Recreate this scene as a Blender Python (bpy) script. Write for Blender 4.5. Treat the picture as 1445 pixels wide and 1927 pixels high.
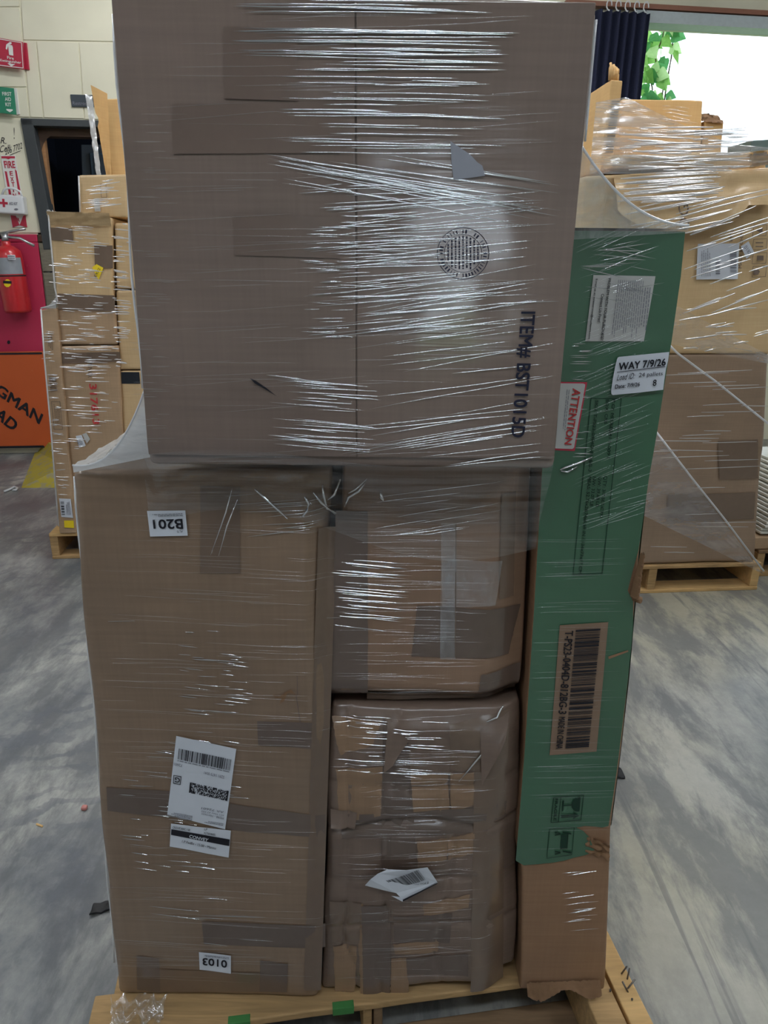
import bpy, math, random
from mathutils import Vector, Matrix, noise
random.seed(7)
scene = bpy.context.scene
for o in list(bpy.data.objects):
    bpy.data.objects.remove(o)
COL = scene.collection

# ------------------------------------------------------------------ camera, world, exposure
FPX = 1336.0
PITCH, ROLL, CAMH = math.radians(19.0), math.radians(0.62), 1.44
FW = Vector((0, math.cos(PITCH), -math.sin(PITCH)))
_R = Vector((1, 0, 0)); _U = Vector((0, math.sin(PITCH), math.cos(PITCH)))
RT = _R * math.cos(ROLL) + _U * math.sin(ROLL)
UP = _U * math.cos(ROLL) - _R * math.sin(ROLL)
CAM = Vector((0, 0, CAMH))
cd = bpy.data.cameras.new('camera')
cam = bpy.data.objects.new('camera', cd); COL.objects.link(cam)
cd.sensor_fit = 'VERTICAL'; cd.sensor_height = 24.0; cd.lens = FPX / 1927.0 * 24.0
cd.clip_start = 0.02
m = Matrix((RT, UP, -FW)).transposed().to_4x4(); m.translation = CAM
cam.matrix_world = m
scene.camera = cam

w = bpy.data.worlds.new('overcast_sky'); scene.world = w; w.use_nodes = True
w.node_tree.nodes['Background'].inputs[0].default_value = (0.80, 0.90, 1.0, 1)
w.node_tree.nodes['Background'].inputs[1].default_value = 3.2
LAMP_FAR, LAMP_NEAR = 56.0, 52.0          # tube brightness: lamps over the aisle / lamps behind the viewer
scene.view_settings.view_transform = 'Standard'
scene.view_settings.look = 'None'
scene.view_settings.exposure = 0.0
scene.view_settings.gamma = 1.0
scene.view_settings.use_curve_mapping = False
scene.cycles.use_denoising = True
scene.cycles.sample_clamp_indirect = 6.0
scene.cycles.transparent_max_bounces = 24
scene.cycles.caustics_reflective = False
scene.cycles.caustics_refractive = False

# ------------------------------------------------------------------ helpers
def ray(px, py):
    return FW + RT * ((px - 722.5) / FPX) + UP * ((963.5 - py) / FPX)
def onz(px, py, z=0.0):
    d = ray(px, py); return CAM + d * ((z - CAMH) / d.z)

class Face:
    """a vertical plane: u runs along it, z up, n points out of it towards the aisle"""
    def __init__(s, p, yaw):
        s.p = Vector((p[0], p[1], 0)); s.yaw = yaw
        s.u = Vector((math.cos(yaw), math.sin(yaw), 0)); s.n = Vector((math.sin(yaw), -math.cos(yaw), 0))
    def hit(s, px, py):
        d = ray(px, py); t = (s.p - CAM).dot(s.n) / d.dot(s.n)
        return CAM + d * t
    def uz(s, px, py):
        h = s.hit(px, py); return ((h - s.p).dot(s.u), h.z)
    def pt(s, u, z, off=0.0):
        v = s.p + s.u * u + s.n * off; v.z = z; return v
    def shift(s, off):
        return Face(s.p + s.n * off, s.yaw)

def bil(q, s, t):
    """q = bl, br, tr, tl"""
    a = [q[0][i] * (1 - s) + q[1][i] * s for i in (0, 1)]; b = [q[3][i] * (1 - s) + q[2][i] * s for i in (0, 1)]
    return (a[0] * (1 - t) + b[0] * t, a[1] * (1 - t) + b[1] * t)
def sm(a, b, x):
    t = max(0.0, min(1.0, (x - a) / (b - a))); return t * t * (3 - 2 * t)
def nz(x, y, z=0.0):
    return noise.noise(Vector((x, y, z)))

def thing(name, label, cat, base, group=None, kind=None):
    o = bpy.data.objects.new(name, None); COL.objects.link(o); o.location = Vector(base)
    o.empty_display_size = 0.1
    if label: o['label'] = label
    if cat: o['category'] = cat
    if group: o['group'] = group
    if kind: o['kind'] = kind
    return o
def tag(o, label, cat, group=None, kind=None):
    o['label'] = label
    if cat: o['category'] = cat
    if group: o['group'] = group
    if kind: o['kind'] = kind
    return o
def wloc(o):
    v = Vector((0, 0, 0))
    while o is not None:
        v = v + Vector(o.location); o = o.parent
    return v
def mesh(name, verts, faces, mat, parent=None, smooth=True, base=None, label=None):
    verts = [Vector(v) for v in verts]
    if parent is not None: off = wloc(parent); loc = Vector((0, 0, 0))
    else:
        if base is None:
            base = Vector((sum(v.x for v in verts) / len(verts), sum(v.y for v in verts) / len(verts), min(v.z for v in verts)))
        off = Vector(base); loc = off
    me = bpy.data.meshes.new(name)
    me.from_pydata([v - off for v in verts], [], faces); me.validate(); me.update()
    if smooth: me.polygons.foreach_set('use_smooth', [True] * len(me.polygons))
    if mat: me.materials.append(mat)
    o = bpy.data.objects.new(name, me); COL.objects.link(o); o.location = loc
    if parent is not None: o.parent = parent
    if label: o['label'] = label
    return o

def axis(L, r, n):
    if r <= 0 or L <= 2.2 * r: r = min(r, L * 0.25)
    a = ([0.0, r * 0.3, r, r * 1.5] if L > 3.4 * r else [0.0, r * 0.3, r]) if r > 0 else [0.0]
    b = [L - x for x in reversed(a)]
    lo, hi = a[-1], b[0]
    return a + [lo + (hi - lo) * i / n for i in range(1, n)] + b, r
def rcube(L, W, H, r, n, mapf):
    """rounded block of size L x W x H; mapf(x, y, z) -> point"""
    X, r1 = axis(L, r, n[0]); Y, r2 = axis(W, r, n[1]); Z, r3 = axis(H, r, n[2]); r = min(r1, r2, r3)
    idx, verts, faces = {}, [], []
    def vid(i, j, k):
        key = (i, j, k)
        if key not in idx:
            p = Vector((X[i], Y[j], Z[k]))
            q = Vector((min(max(p.x, r), L - r), min(max(p.y, r), W - r), min(max(p.z, r), H - r)))
            d = p - q
            if d.length > 1e-9: p = q + d.normalized() * r
            idx[key] = len(verts); verts.append(mapf(p.x, p.y, p.z))
        return idx[key]
    nx, ny, nz_ = len(X) - 1, len(Y) - 1, len(Z) - 1
    for i in range(nx):
        for k in range(nz_):
            faces.append((vid(i, 0, k), vid(i + 1, 0, k), vid(i + 1, 0, k + 1), vid(i, 0, k + 1)))
            faces.append((vid(i, ny, k), vid(i, ny, k + 1), vid(i + 1, ny, k + 1), vid(i + 1, ny, k)))
    for i in range(nx):
        for j in range(ny):
            faces.append((vid(i, j, 0), vid(i, j + 1, 0), vid(i + 1, j + 1, 0), vid(i + 1, j, 0)))
            faces.append((vid(i, j, nz_), vid(i + 1, j, nz_), vid(i + 1, j + 1, nz_), vid(i, j + 1, nz_)))
    for j in range(ny):
        for k in range(nz_):
            faces.append((vid(0, j, k), vid(0, j, k + 1), vid(0, j + 1, k + 1), vid(0, j + 1, k)))
            faces.append((vid(nx, j, k), vid(nx, j + 1, k), vid(nx, j + 1, k + 1), vid(nx, j, k + 1)))
    return verts, faces

_glyph = {}
def glyphs(s, bold=0.0, shear=0.0):
    key = (s, bold, shear)
    if key not in _glyph:
        cu = bpy.data.curves.new('t', 'FONT'); cu.body = s; cu.size = 1.0;  cu.shear = shear; cu.resolution_u = 3
        ob = bpy.data.objects.new('t', cu); COL.objects.link(ob)
        bpy.context.view_layer.update()
        me = bpy.data.meshes.new_from_object(ob.evaluated_get(bpy.context.evaluated_depsgraph_get()))
        vs = [(v.co.x, v.co.y) for v in me.vertices]; fs = [tuple(p.vertices) for p in me.polygons]
        bpy.data.objects.remove(ob); bpy.data.curves.remove(cu); bpy.data.meshes.remove(me)
        if bold > 0:      # heavier strokes
            v0, f0, n0 = vs, fs, len(vs); vs, fs = [], []
            for k, (dx, dy) in enumerate(((-1, -1), (1, -1), (1, 1), (-1, 1), (0, 0))):
                vs += [(x + dx * bold * 0.8, y + dy * bold * 0.8) for x, y in v0]; fs += [tuple(i + k * n0 for i in f_) for f_ in f0]
        x0 = min(v[0] for v in vs); x1 = max(v[0] for v in vs); y0 = min(v[1] for v in vs); y1 = max(v[1] for v in vs)
        _glyph[key] = ([((x - x0) / (x1 - x0), (y - y0) / (y1 - y0)) for x, y in vs], fs)
    return _glyph[key]

def interp(lst, z):
    """lst of (u, z) sorted by falling z"""
    if z >= lst[0][1]: return lst[0][0]
    for (u0, z0), (u1, z1) in zip(lst, lst[1:]):
        if z >= z1: return u1 + (u0 - u1) * (z - z1) / max(1e-6, z0 - z1)
    return lst[-1][0]
class Surf:
    """something flat that print, tape and labels can lie on; positions given as sight lines on its plane"""
    def __init__(s, face, parent, disp=None):
        s.f, s.parent = face, parent; s.disp = disp or (lambda u, z: 0.0)
    def at(s, px, py, off):
        u, z = s.f.uz(px, py); return s.f.pt(u, z, s.disp(u, z) + off)
    def quad(s, name, q, mat, off=0.0012, n=None, label=None, parent=None, rag=0.0):
        """q = TL, TR, BR, BL"""
        q = [q[3], q[2], q[1], q[0]]
        nx, ny = n or (8, 8)
        vs, fs = [], []
        for j in range(ny + 1):
            for i in range(nx + 1):
                x, y = bil(q, i / nx, j / ny)
                if rag and (i in (0, nx) or j in (0, ny)): x += random.uniform(-rag, rag); y += random.uniform(-rag, rag)
                vs.append(s.at(x, y, off))
        for j in range(ny):
            for i in range(nx):
                a = j * (nx + 1) + i; fs.append((a, a + 1, a + nx + 2, a + nx + 1))
        return mesh(name, vs, fs, mat, parent or s.parent, label=label)
    def poly(s, name, pts, mat, off=0.0012, label=None, parent=None):
        vs = [s.at(x, y, off) for x, y in pts]
        o = mesh(name, vs, [tuple(range(len(vs)))], mat, parent or s.parent, smooth=False, label=label)
        return o
    def rects(s, name, rl, mat, off=0.002, label=None, parent=None):
        """many small quads (each TL,TR,BR,BL) in one print"""
        vs, fs = [], []
        for q in rl:
            b = len(vs); vs += [s.at(x, y, off) for x, y in q]; fs.append((b, b + 3, b + 2, b + 1))
        return mesh(name, vs, fs, mat, parent or s.parent, smooth=False, label=label)
    def text(s, st, q, mat, off=0.002, bold=0.0, shear=0.0, name='lettering', parent=None, label=None):
        """q = bl, br, tr, tl of the line in reading orientation"""
        g, fs = glyphs(st, bold, shear)
        vs = []
        lay = max(1, len(g) // 5) if bold > 0 else len(g) + 1      # the heavier strokes are laid one over the other
        for i, (a, b) in enumerate(g):
            x, y = bil(q, a, b); vs.append(s.at(x, y, off + (i // lay) * 0.00012))
        return mesh(name, vs, fs, mat, parent or s.parent, smooth=False, label=label)
    def bars(s, q, n, mat, off=0.002, fill=0.55, name='barcode', parent=None):
        """barcode inside q = bl, br, tr, tl; bars run bl->tl"""
        rl, x = [], 0.0
        ws = [random.choice((1, 1, 2, 3)) for _ in range(n * 2)]; tot = float(sum(ws))
        for i, wd in enumerate(ws):
            x1 = x + wd / tot
            if i % 2 == 0: rl.append([bil(q, x, 1), bil(q, x1, 1), bil(q, x1, 0), bil(q, x, 0)])
            x = x1
        return s.rects(name, rl, mat, off, parent=parent)
    def lines(s, q, n, mat, off=0.002, frac=0.45, name='fine_print', parent=None, gap=0.0):
        """n fine lines of unreadable print inside q = bl, br, tr, tl"""
        rl = []
        for i in range(n):
            t0 = (i + 0.5 - frac / 2) / n; t1 = (i + 0.5 + frac / 2) / n
            x = random.uniform(0, gap); e = 1 - random.uniform(0, 0.25)
            while x < e:
                x1 = min(e, x + random.uniform(0.04, 0.12))
                rl.append([bil(q, x, t1), bil(q, x1, t1), bil(q, x1, t0), bil(q, x, t0)]); x = x1 + 0.018
        return s.rects(name, rl, mat, off, parent=parent)
    def frame(s, q, wd, mat, off=0.002, name='printed_frame', parent=None):
        """outline of q (TL, TR, BR, BL), wd pixels wide"""
        c = (sum(p[0] for p in q) / 4, sum(p[1] for p in q) / 4); rl = []
        inn = []
        for p in q:
            inn.append((p[0] + (wd if p[0] < c[0] else -wd), p[1] + (wd if p[1] < c[1] else -wd)))
        for i in range(4):
            j = (i + 1) % 4; rl.append([q[i], q[j], inn[j], inn[i]])
        return s.rects(name, rl, mat, off, parent=parent)

class Box(Surf):
    """block whose front lies in a face; q = TL, TR, BR, BL given as sight lines (or uz=True for plane coordinates)"""
    def __init__(s, face, q, depth, mat, parent, name='body', disp=None, r=0.006, n=(10, 4, 10), uz=False, label=None, wob=0.0, seed=0.0, prof=None):
        super().__init__(face, parent, disp)
        s.q = q if uz else [face.uz(*p) for p in q]
        tl, tr, br, bl = s.q
        L = (abs(tr[0] - tl[0]) + abs(br[0] - bl[0])) / 2; H = (abs(tl[1] - bl[1]) + abs(tr[1] - br[1])) / 2
        qq = [bl, br, tr, tl]
        def mp(x, y, z):
            u, zz = bil(qq, x / L, z / H); t = y / depth
            if prof:
                uL, uR = interp(prof[0], zz), interp(prof[1], zz); u = uL + (uR - uL) * x / L
            du = wob * nz(zz * 5 + seed, u * 3 + 4.1, seed * 1.7 + y * 2); dz = wob * nz(u * 5 + 9.2, seed, zz * 2 + y * 3)
            if zz < min(bl[1], br[1]) + 0.01: dz = max(dz, 0) * 0.3
            return face.pt(u + du, zz + dz, -y + s.disp(u, zz) * (1 - t))
        vs, fs = rcube(L, depth, H, r, n, mp)
        s.body = mesh(name, vs, fs, mat, parent, label=label)

def plank(name, parent, P, yaw, u, v, z, mat, r=0.003, n=(6, 2, 2), wob=0.0015, seed=0.0, label=None):
    """board: u along yaw, v away from the viewer, z up, from corner point P"""
    U = Vector((math.cos(yaw), math.sin(yaw), 0)); Vv = Vector((-math.sin(yaw), math.cos(yaw), 0)); P = Vector((P[0], P[1], 0))
    def mp(a, b, c):
        k = Vector((nz(a * 9 + seed, b * 9, c * 9 + 1), nz(a * 9 + 5, b * 9 + seed, c * 9), nz(a * 6, b * 6 + 3, seed + c))) * wob
        q = P + U * (u[0] + a) + Vv * (v[0] + b) + k; q.z = z[0] + c + k.z
        return q
    vs, fs = rcube(u[1] - u[0], v[1] - v[0], z[1] - z[0], r, n, mp)
    return mesh(name, vs, fs, mat, parent, label=label)

def tube(name, pts, rad, mat, parent=None, seg=8, closed_ends=True, label=None):
    pts = [Vector(p) for p in pts]; vs, fs = [], []
    for i, p in enumerate(pts):
        t = (pts[min(i + 1, len(pts) - 1)] - pts[max(i - 1, 0)]).normalized()
        a = t.cross(Vector((0.13, 0.21, 0.97))); a = a.normalized() if a.length > 1e-4 else Vector((1, 0, 0)); b = t.cross(a)
        rr = rad[i] if isinstance(rad, (list, tuple)) else rad
        for k in range(seg):
            an = 2 * math.pi * k / seg; vs.append(p + a * (rr * math.cos(an)) + b * (rr * math.sin(an)))
    for i in range(len(pts) - 1):
        for k in range(seg):
            k2 = (k + 1) % seg; fs.append((i * seg + k, i * seg + k2, (i + 1) * seg + k2, (i + 1) * seg + k))
    if closed_ends:
        fs.append(tuple(reversed(range(seg)))); fs.append(tuple(range((len(pts) - 1) * seg, len(pts) * seg)))
    return mesh(name, vs, fs, mat, parent, label=label)

def grid(name, fn, nu, nv, mat, parent=None, label=None):
    vs = [fn(i / nu, j / nv) for j in range(nv + 1) for i in range(nu + 1)]
    fs = [(j * (nu + 1) + i, j * (nu + 1) + i + 1, (j + 1) * (nu + 1) + i + 1, (j + 1) * (nu + 1) + i) for j in range(nv) for i in range(nu)]
    return mesh(name, vs, fs, mat, parent, label=label)

# ------------------------------------------------------------------ materials
def lin(r, g, b):
    return tuple(((c / 255.0) / 12.92 if c <= 10 else (((c / 255.0) + 0.055) / 1.055) ** 2.4) for c in (r, g, b)) + (1.0,)
class NT:
    def __init__(s, name):
        s.m = bpy.data.materials.new(name); s.m.use_nodes = True; s.t = s.m.node_tree
        s.t.nodes.clear(); s.out = s.t.nodes.new('ShaderNodeOutputMaterial')
        s.tc = s.t.nodes.new('ShaderNodeTexCoord')
    def n(s, typ, **kw):
        nd = s.t.nodes.new('ShaderNode' + typ)
        for k, v in kw.items():
            if k.startswith('i_'):
                nd.inputs[k[2:].replace('_', ' ')].default_value = v
            else: setattr(nd, k, v)
        return nd
    def l(s, a, b): s.t.links.new(a, b)
    def map(s, scale, rot=(0, 0, 0), loc=(0, 0, 0)):
        mp = s.n('Mapping'); mp.inputs['Scale'].default_value = scale; mp.inputs['Rotation'].default_value = rot; mp.inputs['Location'].default_value = loc
        s.l(s.tc.outputs['Object'], mp.inputs['Vector']); return mp.outputs['Vector']
    def noise(s, vec, scale, detail=4, rough=0.55, dist=0.0):
        nd = s.n('TexNoise'); nd.inputs['Scale'].default_value = scale; nd.inputs['Detail'].default_value = detail
        nd.inputs['Roughness'].default_value = rough; nd.inputs['Distortion'].default_value = dist
        s.l(vec, nd.inputs['Vector']); return nd.outputs['Fac']
    def ramp(s, fac, stops):
        nd = s.n('ValToRGB'); el = nd.color_ramp.elements
        while len(el) < len(stops): el.new(0.5)
        for e, (p, c) in zip(el, stops):
            e.position = p; e.color = c if isinstance(c, tuple) else (c, c, c, 1)
        s.l(fac, nd.inputs['Fac']); return nd.outputs['Color']
    def mix(s, fac, a, b, blend='MIX'):
        nd = s.n('MixRGB', blend_type=blend)
        for sock, v in ((nd.inputs['Fac'], fac), (nd.inputs['Color1'], a), (nd.inputs['Color2'], b)):
            if hasattr(v, 'links'): s.l(v, sock)
            else: sock.default_value = v
        return nd.outputs['Color']
    def math(s, op, a, b, c=None):
        nd = s.n('Math', operation=op)
        for k, v in enumerate((a, b, c)):
            if v is None: continue
            if hasattr(v, 'links'): s.l(v, nd.inputs[k])
            else: nd.inputs[k].default_value = v
        return nd.outputs[0]
    def bump(s, h, strength, dist=0.002, normal=None):
        nd = s.n('Bump'); nd.inputs['Strength'].default_value = strength; nd.inputs['Distance'].default_value = dist
        s.l(h, nd.inputs['Height'])
        if normal: s.l(normal, nd.inputs['Normal'])
        return nd.outputs['Normal']
    def bsdf(s, col, rough=0.6, spec=0.4, metal=0.0, normal=None, coat=0.0, coat_rough=0.15, coat_ior=1.6, coat_normal=None, emit=None, es=0.0):
        b = s.n('BsdfPrincipled')
        if hasattr(col, 'links'): s.l(col, b.inputs['Base Color'])
        else: b.inputs['Base Color'].default_value = col
        if hasattr(rough, 'links'): s.l(rough, b.inputs['Roughness'])
        else: b.inputs['Roughness'].default_value = rough
        b.inputs['Specular IOR Level'].default_value = spec; b.inputs['Metallic'].default_value = metal
        if normal: s.l(normal, b.inputs['Normal'])
        if coat:
            b.inputs['Coat Weight'].default_value = coat; b.inputs['Coat Roughness'].default_value = coat_rough; b.inputs['Coat IOR'].default_value = coat_ior
            if coat_normal: s.l(coat_normal, b.inputs['Coat Normal'])
        if emit: b.inputs['Emission Color'].default_value = emit; b.inputs['Emission Strength'].default_value = es
        s.l(b.outputs[0], s.out.inputs['Surface']); return s.m

def simple(name, rgb, rough=0.6, spec=0.4, metal=0.0, coat=0.0, coat_rough=0.1, grain=0.06):
    t = NT(name); c = lin(*rgb)
    f = t.noise(t.map((1, 1, 1)), 35, 3)
    col = t.mix(f, tuple(x * (1 - grain * 2) for x in c[:3]) + (1,), tuple(min(1, x * (1 + grain * 2)) for x in c[:3]) + (1,))
    return t.bsdf(col, rough, spec, metal, coat=coat, coat_rough=coat_rough)

def cardboard(name, rgb, film=1.0, frough=0.13, wrinkle=0.35, ior=1.7, tilt=0.0, spread=0.12, sc=1.0):
    """kraft board; film = clinging stretch film (a clear coat with horizontal stretch wrinkles)"""
    t = NT(name); c = lin(*rgb)
    big = t.noise(t.map((2.2, 2.2, 2.2)), 1.6, 4, 0.6)
    fine = t.noise(t.map((6, 6, 160)), 1.0, 2)
    flut = t.noise(t.map((190, 190, 3)), 1.0, 2)
    d = tuple(x * (1 - spread) for x in c[:3]) + (1,); h = tuple(x * (1 + spread) for x in c[:3]) + (1,)
    col = t.mix(t.ramp(big, [(0.3, 0.0), (0.7, 1.0)]), d, h)
    col = t.mix(0.22, col, t.mix(fine, (0.25, 0.25, 0.25, 1), (0.85, 0.85, 0.85, 1)), 'OVERLAY')
    col = t.mix(0.12, col, t.mix(flut, (0.2, 0.2, 0.2, 1), (0.85, 0.85, 0.85, 1)), 'OVERLAY')
    nb = t.bump(flut, 0.12, 0.001)
    if not film: return t.bsdf(col, 0.8, 0.25, normal=nb)
    w1 = t.noise(t.map((1.6 * sc, 1.6 * sc, 75 * sc), (0, tilt, 0)), 1.0, 3, 0.6, 0.6)
    w2 = t.noise(t.map((7 * sc, 7 * sc, 9 * sc)), 1.0, 2, 0.5)
    cn = t.bump(w2, wrinkle * 0.8, 0.004, t.bump(w1, wrinkle, 0.002))
    return t.bsdf(col, 0.75, 0.3, normal=nb, coat=film, coat_rough=frough, coat_ior=ior, coat_normal=cn)

def wood(name, rgb, dark=0.55):
    t = NT(name); c = lin(*rgb)
    g = t.noise(t.map((2.2, 26, 26)), 2.0, 5, 0.6, 1.2); b = t.noise(t.map((3, 3, 3)), 2.0, 3)
    col = t.mix(t.ramp(g, [(0.3, 0.0), (0.68, 1.0)]), tuple(x * dark for x in c[:3]) + (1,), c)
    col = t.mix(t.ramp(b, [(0.42, 0.0), (0.75, 0.45)]), col, tuple(x * 0.5 for x in c[:3]) + (1,))
    return t.bsdf(col, 0.75, 0.25, normal=t.bump(g, 0.35, 0.002))

def film_mat(name, fac_lo, fac_hi, rough=0.1, white=0.0, stretch=(3, 3, 60), rot=(0, 0, 0), bump=0.5, tint=(0.95, 0.97, 1.0, 1), wcol=(0.85, 0.88, 0.93, 1), bd=0.003):
    t = NT(name)
    h = t.noise(t.map(stretch, rot), 1.0, 4, 0.62, 0.5)
    nrm = t.bump(h, bump, bd)
    g = t.n('BsdfGlossy'); g.inputs['Roughness'].default_value = rough; g.inputs['Color'].default_value = tint; t.l(nrm, g.inputs['Normal'])
    body = g.outputs[0]
    if white:
        df = t.n('BsdfDiffuse'); df.inputs['Color'].default_value = wcol; t.l(nrm, df.inputs['Normal'])
        tl = t.n('BsdfTranslucent'); tl.inputs['Color'].default_value = wcol
        mm = t.n('MixShader'); mm.inputs[0].default_value = 0.5; t.l(df.outputs[0], mm.inputs[1]); t.l(tl.outputs[0], mm.inputs[2])
        m2 = t.n('MixShader'); m2.inputs[0].default_value = white; t.l(g.outputs[0], m2.inputs[1]); t.l(mm.outputs[0], m2.inputs[2])
        body = m2.outputs[0]
    tr = t.n('BsdfTransparent')
    mx = t.n('MixShader'); t.l(t.ramp(h, [(0.3, fac_lo), (0.72, fac_hi)]), mx.inputs[0]); t.l(tr.outputs[0], mx.inputs[1]); t.l(body, mx.inputs[2])
    t.l(mx.outputs[0], t.out.inputs['Surface']); return t.m

M = {}
M['card_top'] = cardboard('kraft_board_wrapped', (120, 102, 92), 1.0, 0.13, 0.16, 1.8)
M['card_left'] = cardboard('kraft_board_wrapped_warm', (128, 105, 84), 1.0, 0.22, 0.25, 1.65)
M['card_mid'] = cardboard('kraft_board_crushed', (134, 106, 84), 0.8, 0.34, 0.35, 1.6)
M['card_taped'] = cardboard('kraft_board_taped', (112, 93, 80), 0.9, 0.3, 0.35, 1.6)
M['card_patch'] = cardboard('kraft_board_bare_patch', (138, 110, 84), 0.8, 0.3, 0.3, 1.6)
M['card_plain'] = cardboard('kraft_board_brown', (142, 108, 80), 0.6, 0.25, 0.2, 1.5)
M['card_tan'] = cardboard('kraft_board_tan', (204, 173, 130), 0.55, 0.2, 0.3, 1.5)
M['card_tan_bare'] = cardboard('kraft_board_bare', (214, 174, 120), 0)
M['card_grey'] = cardboard('kraft_board_grey_tan', (172, 143, 112), 0.8, 0.2, 0.4, 1.55)  # greyish tan kraft board
M['card_shaded'] = cardboard('kraft_board_shaded', (144, 120, 98), 0.9, 0.22, 0.4, 1.6)  # darker copy for the low carton, its weaker light put into the colour
M['card_dark'] = cardboard('kraft_board_torn', (128, 98, 72), 0)
M['tape'] = simple('packing_tape_brown', (98, 82, 72), 0.3, 0.5, coat=0.8, coat_rough=0.15)
M['tape_mid'] = simple('packing_tape_tan', (112, 92, 76), 0.3, 0.5, coat=0.8, coat_rough=0.18)
M['tape_top'] = simple('packing_tape_clear', (112, 94, 84), 0.3, 0.5, coat=0.8, coat_rough=0.15)
M['tape_black'] = simple('packing_tape_black', (28, 32, 40), 0.3, 0.5)
def green_mat():
    t = NT('green_printed_board'); c = lin(50, 96, 68)
    b = t.noise(t.map((3, 3, 3)), 1.5, 3)
    col = t.mix(b, tuple(x * 0.85 for x in c[:3]) + (1,), tuple(x * 1.12 for x in c[:3]) + (1,))
    w1 = t.noise(t.map((2.0, 2.0, 70), (0, 0.35, 0)), 1.0, 3, 0.6, 0.5)
    return t.bsdf(col, 0.6, 0.35, coat=1.0, coat_rough=0.18, coat_ior=1.75, coat_normal=t.bump(w1, 0.3, 0.002))
M['green'] = green_mat()
M['ink'] = simple('black_ink', (30, 30, 38), 0.6, 0.3)
M['ink_navy'] = simple('navy_ink', (34, 36, 56), 0.6, 0.3)
M['ink_green'] = simple('dark_green_ink', (22, 52, 38), 0.6, 0.3)
M['ink_red'] = simple('red_ink', (186, 60, 60), 0.6, 0.3)
M['ink_faint'] = simple('faded_ink', (112, 96, 84), 0.6, 0.3)
M['ink_grey'] = simple('grey_print', (120, 120, 130), 0.7, 0.2)
M['paper'] = simple('white_label_paper', (214, 218, 226), 0.55, 0.3, grain=0.02)
M['paper_grey'] = simple('grey_label_paper', (190, 190, 186), 0.5, 0.3, grain=0.03)
M['paper_yellow'] = simple('yellow_label_paper', (240, 210, 40), 0.6, 0.3)
M['kraft_label'] = simple('unprinted_kraft', (132, 108, 88), 0.7, 0.3, coat=0.5, coat_rough=0.2)
M['red_label'] = simple('red_label_paper', (186, 52, 72), 0.5, 0.4)
M['torn_paper'] = simple('torn_grey_paper', (150, 152, 160), 0.6, 0.3)
M['crease'] = film_mat('film_crease', 0.8, 0.9, 0.075, 0.0, bump=0.1)
M['crease_soft'] = film_mat('film_crease_fine', 0.14, 0.2, 0.22, 0.0, bump=0.1)
M['film'] = film_mat('film_clear', 0.02, 0.26, 0.12, 0.04, (3, 3, 90), (0, 0.1, 0), 0.5)
M['film_web'] = film_mat('film_brightened_web', 0.75, 0.98, 0.15, 0.68, (6, 26, 40), (0, 0, 0.3), 0.8, wcol=(0.95, 0.97, 1.0, 1))  # clear film whitened, the light it catches is put into the colour
M['film_side'] = film_mat('film_side_web', 0.1, 0.5, 0.12, 0.3, (50, 5, 18), (0, 0.7, 0), 0.5)
M['film_bg'] = film_mat('film_background', 0.15, 0.7, 0.16, 0.6, (3, 3, 55), (0, -0.05, 0), 0.6)
M['film_bgtri'] = film_mat('film_background_fan', 0.12, 0.42, 0.3, 0.8, (5, 5, 16), (0, -0.85, 0), 0.3)
M['film_edge'] = film_mat('film_rolled_edge', 0.85, 0.95, 0.2, 0.8, wcol=(0.95, 0.97, 1.0, 1))  # bright refracted light along the film edges put into the white
M['crease_bg'] = film_mat('film_milky_glint_crease', 0.7, 0.85, 0.15, 0.55, bump=0.1, wcol=(0.95, 0.96, 1.0, 1))  # milky film, with lamp glints also put into the white
M['film_crumple'] = film_mat('film_crumpled', 0.12, 0.5, 0.1, 0.1, (40, 40, 40), (0, 0, 0), 1.0)
M['clear_tape'] = film_mat('clear_tape', 0.15, 0.5, 0.15, 0.6, (30, 30, 20), (0, 0.6, 0), 0.8)
M['wood'] = wood('pallet_wood', (196, 160, 112))
M['wood_new'] = wood('pallet_wood_new', (224, 184, 126), 0.72)
M['wood_old'] = wood('pallet_wood_old', (150, 122, 92))
M['wood_grey'] = wood('weathered_grey_wood', (132, 128, 112), 0.6)
M['wood_darkpaint'] = simple('dark_painted_wood', (58, 62, 64), 0.6)
M['wood_brown'] = wood('brown_door_header', (84, 66, 54), 0.6)
M['plywood'] = wood('plywood', (172, 128, 88), 0.75)
M['green_mark'] = simple('green_spray_mark', (60, 120, 62), 0.7)
M['steel'] = simple('nail_steel', (110, 104, 100), 0.4, 0.5, 0.8)
M['chrome'] = simple('bright_metal', (190, 192, 196), 0.3, 0.5, 0.9)
M['black_rubber'] = simple('black_rubber', (24, 24, 28), 0.5)
M['red_paint'] = simple('extinguisher_red', (196, 34, 44), 0.3, 0.5, coat=0.6)
M['sign_red'] = simple('sign_red', (176, 34, 62), 0.4, 0.5, grain=0.02)
M['sign_white'] = simple('sign_white', (226, 226, 222), 0.45, 0.4, grain=0.02)
M['sign_green'] = simple('sign_green', (30, 124, 92), 0.4, 0.5, grain=0.02)
M['sign_dark'] = simple('sign_charcoal', (46, 54, 62), 0.4, 0.4)
M['kit_white'] = simple('enamel_white', (222, 224, 228), 0.3, 0.5, coat=0.5, grain=0.02)
M['silver_label'] = simple('silver_label', (150, 156, 164), 0.4, 0.5)
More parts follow.
